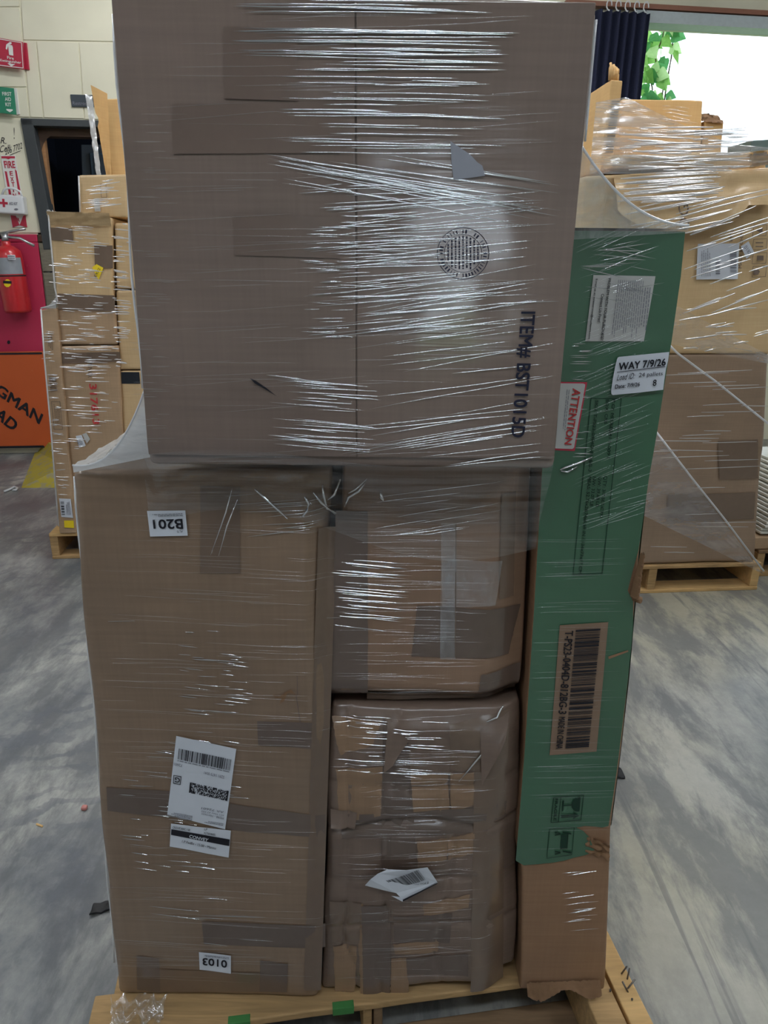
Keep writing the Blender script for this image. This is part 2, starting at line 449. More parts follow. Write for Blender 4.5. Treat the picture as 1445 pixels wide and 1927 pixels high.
def worn(name, rgb, under, amt=0.62, rough=0.5):
    t = NT(name); c = lin(*rgb)
    a = t.noise(t.map((1, 1, 1)), 14, 6, 0.7); b = t.noise(t.map((1, 1, 1)), 3, 3)
    col = t.mix(b, tuple(x * 0.86 for x in c[:3]) + (1,), tuple(x * 1.1 for x in c[:3]) + (1,))
    col = t.mix(t.ramp(a, [(amt, 0.0), (amt + 0.05, 0.8)]), col, lin(*under))
    return t.bsdf(col, rough, 0.35, normal=t.bump(a, 0.1, 0.002))
M['board_red'] = worn('red_painted_board', (186, 48, 82), (214, 150, 140), 0.7)
M['sign_orange'] = worn('orange_sign_face', (196, 92, 46), (196, 130, 90), 0.7)
M['kerb_yellow'] = worn('yellow_painted_concrete', (176, 160, 62), (150, 144, 120), 0.52, 0.8)
M['wall'] = worn('cream_painted_wall', (224, 220, 198), (196, 190, 164), 0.72, 0.7)
M['wall_white'] = worn('white_painted_wall', (200, 200, 196), (170, 170, 164), 0.72, 0.7)
M['ceiling'] = simple('ceiling_paint', (170, 172, 172), 0.8)
M['dark_room'] = simple('dark_room_shade', (52, 58, 74), 0.8)  # darkness of the back room put into its wall colour
M['door_grey'] = simple('grey_door_paint', (150, 162, 176), 0.6)
M['door_blue'] = simple('pale_blue_trim', (150, 176, 200), 0.6)
M['frame_alu'] = simple('window_frame_paint', (186, 196, 200), 0.45)
M['frame_teal'] = simple('window_frame_steel', (70, 92, 108), 0.5)
M['rail_brown'] = simple('red_brown_paint', (140, 96, 78), 0.6)
def curtain_mat():
    t = NT('navy_curtain'); f = t.noise(t.map((60, 60, 60)), 2, 3)
    return t.bsdf(t.mix(f, lin(34, 38, 58), lin(52, 56, 78)), 0.85, 0.15)
M['curtain'] = curtain_mat()
def glass_mat():
    t = NT('window_glass'); tr = t.n('BsdfTransparent'); tr.inputs[0].default_value = (0.96, 0.98, 0.98, 1)
    g = t.n('BsdfGlossy'); g.inputs['Roughness'].default_value = 0.02
    mx = t.n('MixShader'); mx.inputs[0].default_value = 0.05; t.l(tr.outputs[0], mx.inputs[1]); t.l(g.outputs[0], mx.inputs[2]); t.l(mx.outputs[0], t.out.inputs['Surface']); return t.m
M['glass'] = glass_mat()
def leaf_mat(nm='vine_leaf', c0=(0.16, 0.42, 0.08, 1), c1=(0.42, 0.72, 0.22, 1)):
    t = NT(nm); f = t.noise(t.map((3, 3, 3)), 2, 3)
    c = t.mix(f, c0, c1)
    d = t.n('BsdfDiffuse'); t.l(c, d.inputs[0]); tl = t.n('BsdfTranslucent'); t.l(c, tl.inputs[0])
    mx = t.n('MixShader'); mx.inputs[0].default_value = 0.55; t.l(d.outputs[0], mx.inputs[1]); t.l(tl.outputs[0], mx.inputs[2]); t.l(mx.outputs[0], t.out.inputs['Surface']); return t.m
M['leaf'] = leaf_mat()
M['leaf_pale'] = leaf_mat('vine_leaf_pale', (0.45, 0.7, 0.3, 1), (0.7, 0.9, 0.5, 1))
M['leaf_deep'] = leaf_mat('vine_leaf_deep', (0.05, 0.22, 0.08, 1), (0.15, 0.45, 0.15, 1))
M['stem'] = simple('vine_stem', (96, 84, 52), 0.8)
M['white_sheet'] = simple('white_board_sheet', (222, 222, 214), 0.6)
def emis(name, col, s):
    t = NT(name); e = t.n('Emission'); e.inputs[0].default_value = col; e.inputs[1].default_value = s; t.l(e.outputs[0], t.out.inputs['Surface']); return t.m
M['tube_far'] = emis('fluorescent_tube_aisle', (0.96, 0.98, 1.0, 1), LAMP_FAR)
M['tube_near'] = emis('fluorescent_tube_near', (0.84, 0.92, 1.0, 1), LAMP_NEAR)
M['bulb'] = emis('added_bulb_glow', (0.7, 0.85, 1.0, 1), 70.0)  # glow of the added bulb that lifts the dark room
def floor_mat():
    t = NT('stained_concrete')
    v = t.map((1, 1, 1)); vs = t.map((1.0, 0.55, 1), (0, 0, 0.35)); vd = t.map((2.2, 0.7, 1), (0, 0, 0.5))
    a = t.noise(vs, 2.6, 11, 0.7, 0.15); b = t.noise(v, 0.8, 4, 0.5); c = t.noise(vd, 2.6, 10, 0.7, 0.2); e = t.noise(v, 30, 6, 0.7)
    col = t.mix(t.ramp(a, [(0.38, 0.0), (0.50, 0.5), (0.60, 1.0)]), lin(104, 108, 114), lin(172, 172, 167))
    sep = t.n('SeparateXYZ'); t.l(t.tc.outputs['Object'], sep.inputs[0])
    side = t.ramp(t.math('MULTIPLY_ADD', sep.outputs[0], 0.25, 0.5), [(0.45, 0.0), (0.7, 1.0)])
    warm = t.math('MULTIPLY', t.ramp(b, [(0.40, 0.15), (0.60, 0.75)]), side)
    col = t.mix(warm, col, lin(178, 172, 148))
    col = t.mix(t.ramp(c, [(0.45, 0.0), (0.56, 0.7)]), col, lin(94, 97, 101))
    # tyre tread print on the left, dragging scratches on the right
    wv = t.n('TexWave'); wv.bands_direction = 'Y'; wv.inputs['Scale'].default_value = 3.0; wv.inputs['Distortion'].default_value = 13.0; wv.inputs['Detail'].default_value = 5; wv.inputs['Detail Scale'].default_value = 1.1; wv.inputs['Detail Roughness'].default_value = 0.62
    t.l(t.map((0.8, 1, 1), (0, 0, -0.35)), wv.inputs['Vector'])
    lm = t.ramp(t.math('MULTIPLY_ADD', sep.outputs[0], -0.5, 0.0), [(0.2, 0.0), (0.45, 1.0)])
    nm = t.ramp(t.noise(v, 1.7, 3), [(0.46, 0.0), (0.60, 0.6)])
    tr = t.math('MULTIPLY', t.math('MULTIPLY', t.ramp(wv.outputs['Fac'], [(0.62, 0.0), (0.85, 1.0)]), lm), nm)
    col = t.mix(tr, col, lin(96, 100, 108))
    sc = t.noise(t.map((9, 0.35, 1), (0, 0, 0.22)), 2.4, 4, 0.6, 0.4)
    col = t.mix(t.math('MULTIPLY', t.ramp(sc, [(0.60, 0.0), (0.68, 0.6)]), side), col, lin(86, 88, 92))
    col = t.mix(0.4, col, t.mix(e, (0.3, 0.3, 0.3, 1), (0.72, 0.72, 0.72, 1)), 'OVERLAY')
    rg = t.ramp(a, [(0.35, 0.30), (0.7, 0.55)])
    return t.bsdf(col, rg, 0.5, normal=t.bump(e, 0.12, 0.004, t.bump(c, 0.2, 0.006)))
M['floor'] = floor_mat()
M['ground'] = simple('outdoor_ground', (120, 140, 90), 0.9)

# ------------------------------------------------------------------ room shell
RY = math.radians(7.0)
W0 = onz(50, 852)
WALL = Face(W0, RY)
def room(u, v, z):
    p = WALL.pt(u, z, v); return p
def slab(vs8_list, name, mat, kind='structure', parent=None, base=None):
    vs, fs = [], []
    for (u0, u1, v0, v1, z0, z1) in vs8_list:
        b = len(vs)
        for z in (z0, z1):
            vs += [room(u0, v0, z), room(u1, v0, z), room(u1, v1, z), room(u0, v1, z)]
        fs += [(b, b + 1, b + 2, b + 3), (b + 7, b + 6, b + 5, b + 4), (b, b + 4, b + 5, b + 1), (b + 1, b + 5, b + 6, b + 2), (b + 2, b + 6, b + 7, b + 3), (b + 3, b + 7, b + 4, b)]
    o = mesh(name, vs, fs, mat, parent, smooth=False, base=base)
    if parent is None: o['kind'] = kind
    return o
UL, UR, VF, CEIL = -1.6, 8.5, 11.5, 4.3
du0, dz1 = WALL.uz(42, 226); DU0, DU1 = du0, du0 + 1.75
wu0, wz1 = WALL.uz(1200, 44); WU0, WU1, WZ0, WZ1 = wu0, UR - 0.6, 1.15, wz1
fl = slab([(UL - 0.2, UR + 0.2, -2.3, VF + 0.2, -0.12, 0.0)], 'floor', M['floor'], base=(0, 0, 0)); fl['label'] = 'stained grey concrete warehouse floor'
slab([(UL - 0.2, UR + 0.2, -0.2, VF + 0.2, CEIL, CEIL + 0.12)], 'ceiling', M['ceiling'])
wb = slab([(UL, DU0, -0.15, 0, 0, CEIL), (DU0, DU1, -0.15, 0, dz1, CEIL), (DU1, WU0, -0.15, 0, 0, CEIL),
           (WU0, WU1, -0.15, 0, 0, WZ0), (WU0, WU1, -0.15, 0, WZ1, CEIL), (WU1, UR, -0.15, 0, 0, CEIL)], 'wall_back', M['wall'])
wb['label'] = 'cream painted back wall with doorway and window'
slab([(UL - 0.15, UL, -0.15, VF, 0, CEIL)], 'wall_left', M['wall_white'])
slab([(UR, UR + 0.15, -0.15, VF, 0, CEIL)], 'wall_right', M['wall_white'])
# wall behind the viewer, with a window open to daylight
FD0, FD1, FDA, FDB = 1.72, 2.55, 0.62, 2.3
slab([(UL, FD0, VF, VF + 0.15, 0, CEIL), (FD0, FD1, VF, VF + 0.15, FDB, CEIL), (FD0, FD1, VF, VF + 0.15, 0, FDA), (FD1, UR, VF, VF + 0.15, 0, CEIL)], 'wall_front', M['wall_white'])
slab([(-30, 40, -40, 45, -0.3, -0.2)], 'ground', M['ground'])
# wall panels whose joints show
WP = Face(WALL.p + WALL.n * 0.008, RY)
for q in ([(-40, -60), (33, -60), (36, 12), (-40, 12)], [(-40, 15), (36.5, 15), (49, 163), (-40, 163)],
          [(36, -60), (300, -60), (300, 79), (44, 74.5)], [(44.5, 77), (67, 77.5), (81, 221), (57, 220)], [(69, 78), (147, 80), (158, 223), (83, 221)],
          [(149, 80), (300, 82), (300, 226), (160, 224)], [(-40, 166), (49, 165.5), (55, 220), (38, 225), ][:3] + [(-40, 219)]):
    Box(WP, q, 0.012, M['wall'], wb, name='panel', r=0.002, n=(2, 1, 2))
Box(WP, [(-40, 221), (40, 226), (80, 438), (-40, 438)], 0.012, M['wall'], wb, name='panel', r=0.002, n=(2, 1, 2))
Box(WP, [(1090, -60), (1600, -60), (1600, 30), (1090, 6)], 0.012, M['wall'], wb, name='panel', r=0.002, n=(2, 1, 2))
# doorway: frame and dark room behind
dr = thing('door_1', 'dark open doorway with painted timber frame', None, WALL.pt((DU0 + DU1) / 2, 0), kind='structure')
WD = WALL.shift(0.03)
Box(WD, [(38, 224), (60, 224), (106, 470), (82, 470)], 0.12, M['wood_darkpaint'], dr, name='door_frame', n=(2, 1, 4), r=0.004)
Box(WD, [(38, 222), (330, 231), (330, 243), (42, 236)], 0.12, M['wood_darkpaint'], dr, name='door_header', n=(4, 1, 2), r=0.004)
WI = WALL.shift(-0.06)
Box(WI, [(60, 236), (330, 241), (330, 262), (62, 256)], 0.1, M['wood_brown'], dr, name='lintel_board', n=(4, 1, 2), r=0.004)
Box(WI, [(60, 252), (82, 252), (108, 480), (90, 480)], 0.06, M['plywood'], dr, name='plywood_strip', n=(2, 1, 4), r=0.003)
Box(WALL.shift(-0.03), [(95, 470), (100, 470), (118, 620), (113, 620)], 0.08, M['wood_grey'], dr, name='door_frame', n=(2, 1, 4), r=0.003)
# black curtain-like arched lining: rounded corner plate between strip and lintel
cpts = []
cx, cy = 102, 262
arc = [(76, 320)] + [(78 + 26 * (1 - math.cos(a)), 288 - 36 * math.sin(a) + 2) for a in [i * math.pi / 2 / 8 for i in range(9)]] + [(200, 253), (200, 238), (58, 236)]
Surf(WALL.shift(-0.055), dr).poly('corner_plate', [(60, 320)] + arc[:1] + arc[1:], M['wood_brown'], 0.0)
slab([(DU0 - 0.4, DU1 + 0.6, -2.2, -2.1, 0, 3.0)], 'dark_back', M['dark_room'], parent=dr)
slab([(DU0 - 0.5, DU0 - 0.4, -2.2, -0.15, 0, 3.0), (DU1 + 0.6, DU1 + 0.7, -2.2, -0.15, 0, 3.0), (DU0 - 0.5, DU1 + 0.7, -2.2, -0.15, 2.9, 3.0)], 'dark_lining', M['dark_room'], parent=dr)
FB = WALL.shift(-1.6)
idr = thing('inner_door', 'grey inner door with a pale blue framed pane in the dark room', 'door', FB.pt(FB.uz(190, 300)[0], 0))
bq = Box(FB, [(152, 272), (260, 272), (262, 620), (165, 620)], 0.05, M['door_grey'], idr, name='leaf', n=(2, 1, 2))
Box(FB.shift(0.02), [(168, 287), (215, 287), (219, 360), (175, 360)], 0.02, M['door_blue'], idr, name='pane_frame', n=(2, 1, 2))
Box(FB.shift(0.03), [(176, 292), (205, 292), (208, 350), (182, 350)], 0.015, M['door_grey'], idr, name='pane', n=(2, 1, 2))
bk = thing('added_bulb_light', 'added unseen bulb brightening the dark room behind the doorway', 'light', WALL.pt(DU0 + 1.5, 2.7, -1.0))  # added bulb, out of view, to brighten the room behind the doorway
slab([(DU0 + 1.46, DU0 + 1.54, -1.04, -0.96, 2.7, 2.78)], 'bulb', M['bulb'], parent=bk)
slab([(DU0 + 1.48, DU0 + 1.52, -1.02, -0.98, 2.78, 2.9)], 'socket', M['kit_white'], parent=bk)
# window
wn = thing('window_1', 'wide bright window with pale frame behind wrapped pallet', None, WALL.pt((WU0 + WU1) / 2, WZ0), kind='structure')
slab([(WU0 - 0.05, WU1 + 0.05, -0.1, 0.05, WZ1 - 0.005, WZ1 + 0.07)], 'window_header', M['frame_alu'], parent=wn)
slab([(WU0 - 0.02, WU0 + 0.05, -0.12, 0.02, WZ0, WZ1)], 'window_jamb', M['frame_teal'], parent=wn)
slab([(WU1 - 0.05, WU1 + 0.02, -0.12, 0.02, WZ0, WZ1)], 'window_jamb', M['frame_alu'], parent=wn)
slab([(WU0 - 0.05, WU1 + 0.05, -0.12, 0.08, WZ0 - 0.05, WZ0)], 'window_sill', M['frame_alu'], parent=wn)
slab([(WU0 + 0.05, WU1 - 0.05, -0.08, -0.074, WZ0, WZ1)], 'pane', M['glass'], parent=wn)
rl = slab([(WALL.uz(1060, 20)[0], WU1 + 0.1, 0.0, 0.06, WZ1 + 0.078, WZ1 + 0.108)], 'curtain_rail', M['rail_brown'], kind='thing')
tag(rl, 'red-brown curtain rail running above the bright window', 'rail'); rl['kind'] = 'thing'
# curtain
cu = thing('window_curtain', 'dark navy pleated curtain hanging beside the bright window', 'curtain', WALL.pt(WU0 - 0.35, 0.9, 0.1))
cu0 = WALL.uz(1040, 60)[0]; cu1 = WALL.uz(1205, 60)[0] + 0.02
def cfn(a, b):
    u = cu0 + (cu1 - cu0) * a; z = 0.9 + (WZ1 + 0.04 - 0.9) * b
    return WALL.pt(u, z, 0.10 + 0.035 * math.sin(a * 62 + 1.2 * math.sin(a * 9)) + 0.01 * nz(a * 9, z * 2))
grid('cloth', cfn, 120, 12, M['curtain'], cu)
for k in range(5):
    p = WALL.pt(WALL.uz(1131 + k * 17, 32)[0], WZ1 + 0.06, 0.13)
    tube('hook', [p + Vector((0.02 * math.cos(a), -0.004 * a, 0.035 * math.sin(a))) for a in [j * 0.7 for j in range(8)]], 0.005, M['kit_white'], cu, 6)
# ceiling fittings
def lamp(u, v, L, mat, label, along_v=False, z=3.75):
    t = thing('fluorescent_fixture', label, 'light', room(u, v, z))
    def bx(a0, a1, b0, b1, z0, z1, nm, mt):
        if along_v: r = (u + b0, u + b1, v + a0, v + a1, z0, z1)
        else: r = (u + a0, u + a1, v + b0, v + b1, z0, z1)
        slab([r], nm, mt, parent=t)
    bx(-L / 2, L / 2, -0.11, 0.11, z + 0.05, z + 0.09, 'housing', M['kit_white'])
    for sgn in (-0.06, 0.06):
        bx(-L / 2 + 0.02, L / 2 - 0.02, sgn - 0.018, sgn + 0.018, z - 0.018, z + 0.018, 'tube', mat)
    for a in (-L / 2 + 0.1, L / 2 - 0.1):
        bx(a - 0.005, a + 0.005, -0.005, 0.005, z + 0.09, CEIL, 'hanger', M['steel'])
def ru(x, y):
    d = Vector((x, y, 0)) - WALL.p; d.z = 0; return d.dot(WALL.u), d.dot(WALL.n)
for (x, y, al, mt, lb) in ((0.10, -0.95, False, 'tube_near', 'twin tube ceiling light crosswise just behind the viewer'),
                           (-2.3, -0.9, True, 'tube_near', 'twin tube ceiling light lengthwise over the left lane behind the viewer'),
                           (2.7, -1.1, True, 'tube_near', 'twin tube ceiling light lengthwise over the right lane behind the viewer'),
                           (-2.3, 1.7, True, 'tube_far', 'twin tube ceiling light lengthwise before the tan box tower'),
                           (-1.0, 4.3, False, 'tube_far', 'twin tube ceiling light crosswise before the doorway'),
                           (2.3, 1.6, True, 'tube_far', 'added twin tube light lengthwise above the aisle brightening the load by the window'),  # extra lamp added to brighten the load fronts on the right
                           (0.3, 2.9, False, 'tube_far', 'twin tube ceiling light crosswise above the aisle'),
                           (2.6, 3.6, True, 'tube_far', 'twin tube ceiling light lengthwise before the window')):
    u, v = ru(x, y); lamp(u, v, 1.22, M[mt], lb, al)
# vine outside the window
VF_ = WALL.shift(-0.55)
vine = thing('climbing_vine', 'sunlit green climbing vine outside the window', 'plant', VF_.pt(VF_.uz(1240, 120)[0], 0.0))
for (x0, x1) in ((1222, 1214), (1246, 1232), (1262, 1250)):
    pts = [VF_.pt(*VF_.uz(x0 + (x1 - x0) * k / 8 + 7 * math.sin(k * 1.3 + x0), 40 + 260 * k / 8), 0.03 * math.sin(k * 2.0)) for k in range(9)]
    pts.append(Vector((pts[-1].x, pts[-1].y, 0.0)))
    tube('stem', pts, 0.006, M['stem'], vine, 6)
lf_v = []; lf_f = []
prof = [(0, 0), (0.12, 0.22), (0.2, 0.42), (0.36, 0.44), (0.52, 0.34), (0.72, 0.2), (1.0, 0.0)]
for i, (a, b) in enumerate(prof):
    lf_v += [(a, b, 0.06 * b), (a, 0, -0.05 * a * a), (a, -b, 0.06 * b)]
for i in range(len(prof) - 1):
    for k in (0, 1): lf_f.append((i * 3 + k, i * 3 + k + 1, (i + 1) * 3 + k + 1, (i + 1) * 3 + k))
leaf_me = bpy.data.meshes.new('leaf'); leaf_me.from_pydata(lf_v, [], lf_f); leaf_me.update(); leaf_me.materials.append(M['leaf'])
leaf_mes = [leaf_me]
for mm_ in ('leaf_pale', 'leaf_deep'):
    l2 = leaf_me.copy(); l2.materials.clear(); l2.materials.append(M[mm_]); leaf_mes.append(l2)
vl = wloc(vine)
rnd = random.Random(3)
for k in range(64):
    px = rnd.choice((rnd.gauss(1228, 14), rnd.gauss(1238, 22), rnd.gauss(1222, 12))); py = rnd.uniform(48, 200)
    if py > 140 and px > 1255: px -= 30
    p = VF_.hit(px, py) + VF_.n * rnd.uniform(-0.12, 0.08)
    o = bpy.data.objects.new('leaf', leaf_mes[k % 3]); COL.objects.link(o); o.parent = vine; o.location = p - vl
    sc = rnd.uniform(0.06, 0.14); o.scale = (sc, sc, sc)
    o.rotation_euler = (rnd.uniform(0.9, 2.2), rnd.uniform(0.2, 1.2), rnd.uniform(-1.2, 1.2))

# ------------------------------------------------------------------ things on the back wall
def wall_thing(name, label, cat, px, py, off=0.02, group=None):
    f = WALL.shift(off); u, z = f.uz(px, py); return thing(name, label, cat, f.pt(u, z)), f
# projecting fire extinguisher sign
t, f = wall_thing('fire_extinguisher_sign', 'red projecting sign with white extinguisher symbol on cream wall', 'sign', 20, 125, 0.06)
b = Box(f, [(-30, 66), (43, 79), (46, 131), (-30, 121)], 0.006, M['sign_red'], t, name='sign_plate', n=(2, 1, 2), r=0.002)
b.rects('white_border', [[(-26, 68.5), (40, 80), (40, 81.2), (-26, 70)], [(40, 80), (41.2, 80), (44.3, 129), (43.2, 129)], [(-26, 119), (43, 127.5), (43.2, 129), (-26, 120.3)]], M['sign_white'], 0.003)
b.poly('extinguisher_symbol', [(15, 84), (23, 85.5), (24.5, 89), (25.5, 105), (17.5, 103.5), (16, 90)], M['sign_white'], 0.003)
b.poly('extinguisher_symbol', [(12, 84), (19, 79), (22, 80), (22, 83), (16, 85), (13.5, 94), (11, 92)], M['sign_white'], 0.003)
b.text('Fire', [(14, 111), (26.5, 113), (26, 107.5), (13.6, 105.5)], M['sign_white'], 0.003, 0.02)
b.text('Extinguisher', [(1, 117), (40.5, 122), (40, 115.5), (0.6, 111)], M['sign_white'], 0.003, 0.02)
b.poly('arrow_symbol', [(14, 119), (29, 121), (21.5, 125.5)], M['sign_white'], 0.003)
Box(WALL.shift(0.02), [(44, 80), (50, 80.5), (55, 131.5), (46, 130)], 0.02, M['sign_red'], t, name='wall_flange', n=(2, 1, 2), r=0.002)
t, f = wall_thing('first_aid_sign', 'green projecting FIRST AID KIT sign with a white edge', 'sign', 15, 215, 0.06)
b = Box(f, [(-12, 162), (26, 166), (31, 216), (-12, 211)], 0.006, M['sign_green'], t, name='sign_plate', n=(2, 1, 2), r=0.002)
for st, y, x0, x1 in (('FIRST', 173, 4, 21.5), ('AID', 183, 9, 20.5), ('KIT', 193, 10, 21)):
    b.text(st, [(x0 + 1, y + 7), (x1 + 1, y + 7.6), (x1, y + 0.6), (x0, y)], M['sign_white'], 0.003, 0.02)
b.poly('arrow_symbol', [(12, 205), (24, 206), (24.5, 208), (19, 211.5), (12.5, 207.5)], M['sign_white'], 0.003)
Box(WALL.shift(0.02), [(26, 166), (31, 166), (37, 215), (31, 216)], 0.02, M['sign_white'], t, name='wall_flange', n=(2, 1, 2), r=0.002)
t, f = wall_thing('restroom_sign', 'small charcoal restroom sign with torn corner above doorway', 'sign', 158, 200, 0.02)
b = Box(f, [(132, 177.5), (184, 179), (186, 202), (135, 201)], 0.008, M['sign_dark'], t, name='sign_plate', n=(2, 1, 2), r=0.002)
b.text('Restroom', [(137, 197.5), (171, 198), (170.5, 191.5), (136.5, 191)], M['ink_grey'], 0.002, 0.01)
t, f = wall_thing('extinguisher_arrow_sign', 'tall white and red FIRE EXTINGUISHER arrow sign below handwriting', 'sign', 22, 430, 0.016)
b = Box(f, [(1, 292), (28.5, 292), (51, 427), (22, 428)], 0.006, M['sign_white'], t, name='sign_plate', n=(2, 1, 4), r=0.001)
b.rects('red_panel', [[(2.5, 294), (28, 294), (28.4, 298), (3, 298)], [(9, 322), (13, 323), (21.5, 366), (17, 366)], [(28, 318), (31.5, 322), (40, 366), (35, 366)]], M['sign_red'], 0.002)
b.poly('arrow_symbol', [(2.5, 294), (28, 294), (16, 300)], M['sign_red'], 0.0025)
b.text('FIRE', [(9.5, 316.5), (29.5, 316.5), (27.5, 303), (6.5, 303)], M['sign_red'], 0.0025, 0.03)
for ch, x, y in (('E', 18, 322), ('X', 19.5, 333), ('T', 21.5, 343), ('I', 24, 353), ('N', 24, 364)):
    b.text(ch, [(x + 1, y + 8.5), (x + (3 if ch == 'I' else 7), y + 8.5), (x + (2 if ch == 'I' else 6), y), (x, y)], M['sign_red'], 0.0025, 0.02)
b.poly('red_tip', [(20, 405), (30, 406), (37, 424), (24, 428)], M['sign_red'], 0.0025)
b.poly('red_tip', [(48, 405), (51.5, 428), (37, 424), (44, 406)], M['sign_red'], 0.0025)
b.text('R', [(32, 417), (38, 417), (37, 410), (31, 410)], M['sign_red'], 0.003, 0.03)
t, f = wall_thing('first_aid_kit', 'white enamel first aid kit box with red cross on the wall', 'first aid kit', 20, 405, 0.09)
b = Box(f, [(-20, 364), (43, 369), (47, 404), (-20, 400)], 0.08, M['kit_white'], t, name='case', n=(4, 2, 4), r=0.012)
b.poly('red_cross', [(4, 374), (8.5, 374.3), (9, 380), (14.5, 380.4), (15, 385), (9.6, 384.6), (10, 390), (5.5, 389.7), (5, 384.2), (-2, 384), (-2, 379.5), (4.5, 379.8)], M['sign_red'], 0.002)
b.text('AID KIT', [(17.5, 385.5), (33.5, 386.5), (33, 381), (17, 380)], M['ink_grey'], 0.002, 0.02)
b.poly('maker_oval', [(30.5 + 4 * math.cos(a), 394 + 2 * math.sin(a)) for a in [k * math.pi / 6 for k in range(12)]], M['ink_grey'], 0.002)
hp = [f.pt(*f.uz(x, y), -0.02) for x, y in ((2, 366), (5, 357), (14, 353), (26, 355), (36, 360), (40, 370))]
tube('carry_handle', hp, 0.008, M['kit_white'], t, 6)
# handwriting
hw = Surf(WALL.shift(0.009), wb)
for st, q in (('R.', [(1, 270), (12, 271), (11, 259), (0.5, 258)]), ('Cell', [(0, 287), (20, 284), (19, 272), (0, 274)]), ('206 7702', [(10, 292), (43, 279), (41, 268), (8, 280)]), ('!', [(26.5, 262), (29.5, 262), (27, 240), (24, 240)])):
    hw.text(st, q, M['ink'], 0.0015, -0.01, 0.3, name='handwriting')
hw.rects('handwriting', [[(17, 292), (39, 283), (39.2, 284), (17.3, 293.2)]], M['ink'], 0.0015)
# red board, grey boards, orange road sign
t, f = wall_thing('red_board', 'crimson painted wall board behind the fire extinguisher', 'board', 30, 660, 0.03)
Box(f, [(-60, 441), (69, 441), (71, 456), (-60, 456)], 0.03, M['board_red'], t, name='plank', n=(3, 1, 2))
b = Box(f, [(-60, 457), (71, 456), (96, 664), (-60, 668)], 0.025, M['board_red'], t, name='plank', n=(4, 1, 4))
b.poly('bolt_hole', [(16.5 + 3 * math.cos(a), 644 + 3.6 * math.sin(a)) for a in [k * math.pi / 6 for k in range(12)]], M['ink'], 0.002)
t, f = wall_thing('weathered_board', 'weathered grey planks beside the crimson board', 'board', 85, 580, 0.028)
Box(f, [(69.5, 441), (130, 443), (130, 456), (71, 455)], 0.03, M['wood_brown'], t, name='plank', n=(3, 1, 2))
Box(f, [(71.5, 457), (130, 459), (136, 511), (80, 511)], 0.024, M['wood_grey'], t, name='plank', n=(3, 1, 2))
Box(f, [(80.5, 513), (136, 513), (146, 600), (91, 600)], 0.024, M['wood_grey'], t, name='plank', n=(3, 1, 2))
Box(f, [(91.5, 602), (146, 602), (160, 848), (116, 848)], 0.024, M['wood_grey'], t, name='plank', n=(3, 1, 2))
t, f = wall_thing('road_sign', 'orange square road sign reading FLAGMAN AHEAD set on its side', 'sign', 40, 845, 0.07)
b = Box(f, [(-160, 664), (84, 661), (110, 840), (-160, 848)], 0.006, M['sign_orange'], t, name='sign_plate', n=(6, 1, 6), r=0.002)
b.rects('black_border', [[(-155, 666), (79, 663), (80, 666.5), (-155, 669.5)], [(-155, 842), (82, 838), (85, 842), (-155, 846)]], M['ink'], 0.003)
b.text('FLAGMAN', [(-56, 707), (74, 799), (82, 780), (-48, 688)], M['ink'], 0.003, 0.03)
b.text('AHEAD', [(-62, 742), (24, 812), (37, 796), (-49, 726)], M['ink'], 0.003, 0.03)
# fire extinguisher
t, f = wall_thing('fire_extinguisher', 'red fire extinguisher with silver label hanging on the crimson board', 'fire extinguisher', 32, 590, 0.13)
p0 = f.pt(*f.uz(35, 588)); p1 = f.pt(*f.uz(12, 462)); ax = p1 - p0; ln = ax.length; ax.normalize()
rad = 0.094
def lathe(name, prof, mat, parent, seg=28, a0=0, a1=2 * math.pi):
    A = ax.cross(f.n).normalized(); B = f.n; vs, fs = [], []
    full = abs(a1 - a0 - 2 * math.pi) < 1e-6; cnt = seg if full else seg + 1
    for r_, h_ in prof:
        for k in range(cnt):
            an = a0 + (a1 - a0) * k / seg; vs.append(p0 + ax * h_ + A * (r_ * math.cos(an)) + B * (r_ * math.sin(an)))
    for i in range(len(prof) - 1):
        for k in range(seg):
            k2 = (k + 1) % cnt; fs.append((i * cnt + k, i * cnt + k2, (i + 1) * cnt + k2, (i + 1) * cnt + k))
    return mesh(name, vs, fs, mat, parent)
lathe('cylinder_body', [(0.02, 0), (rad * 0.9, 0.0), (rad, 0.02), (rad, ln * 0.84), (rad * 0.92, ln * 0.92), (rad * 0.6, ln * 0.98), (0.03, ln), (0.03, ln + 0.03)], M['red_paint'], t)
lathe('label_band', [(rad * 1.012, ln * 0.58), (rad * 1.012, ln * 0.82)], M['silver_label'], t, 20, 0.3, 2.9)
lathe('black_band', [(rad * 1.015, ln * 0.545), (rad * 1.015, ln * 0.565)], M['black_rubber'], t)
fs_ = Surf(f.shift(rad + 0.004), t)
fs_.poly('yellow_sticker', [(14 + 7 * math.cos(a), 533 + 7.5 * math.sin(a)) for a in [k * math.pi / 5 for k in range(10)]], M['paper_yellow'], 0.0)
fs_.rects('sticker_print', [[(6, 528), (22, 529), (22, 534), (6, 533)]], M['ink'], 0.002)
fs_.quad('paper_tag', [(14, 479.5), (29, 480), (30, 489), (16, 488.5)], M['paper'], 0.004, (3, 3))
fs_.lines([(17, 488), (29, 488.5), (28.5, 481), (15, 480.5)], 2, M['ink_grey'], 0.006)
top = p0 + ax * (ln + 0.03)
tube('valve', [top - ax * 0.01, top + ax * 0.05], 0.025, M['chrome'], t, 10)
tube('lever', [top + ax * 0.05 - f.u * 0.03, top + ax * 0.075 + f.u * 0.10, top + ax * 0.085 + f.u * 0.15], 0.009, M['chrome'], t, 6)
tube('carry_handle', [top + ax * 0.03 - f.u * 0.02, top + ax * 0.02 + f.u * 0.10, top - ax * 0.03 + f.u * 0.19], 0.011, M['chrome'], t, 6)
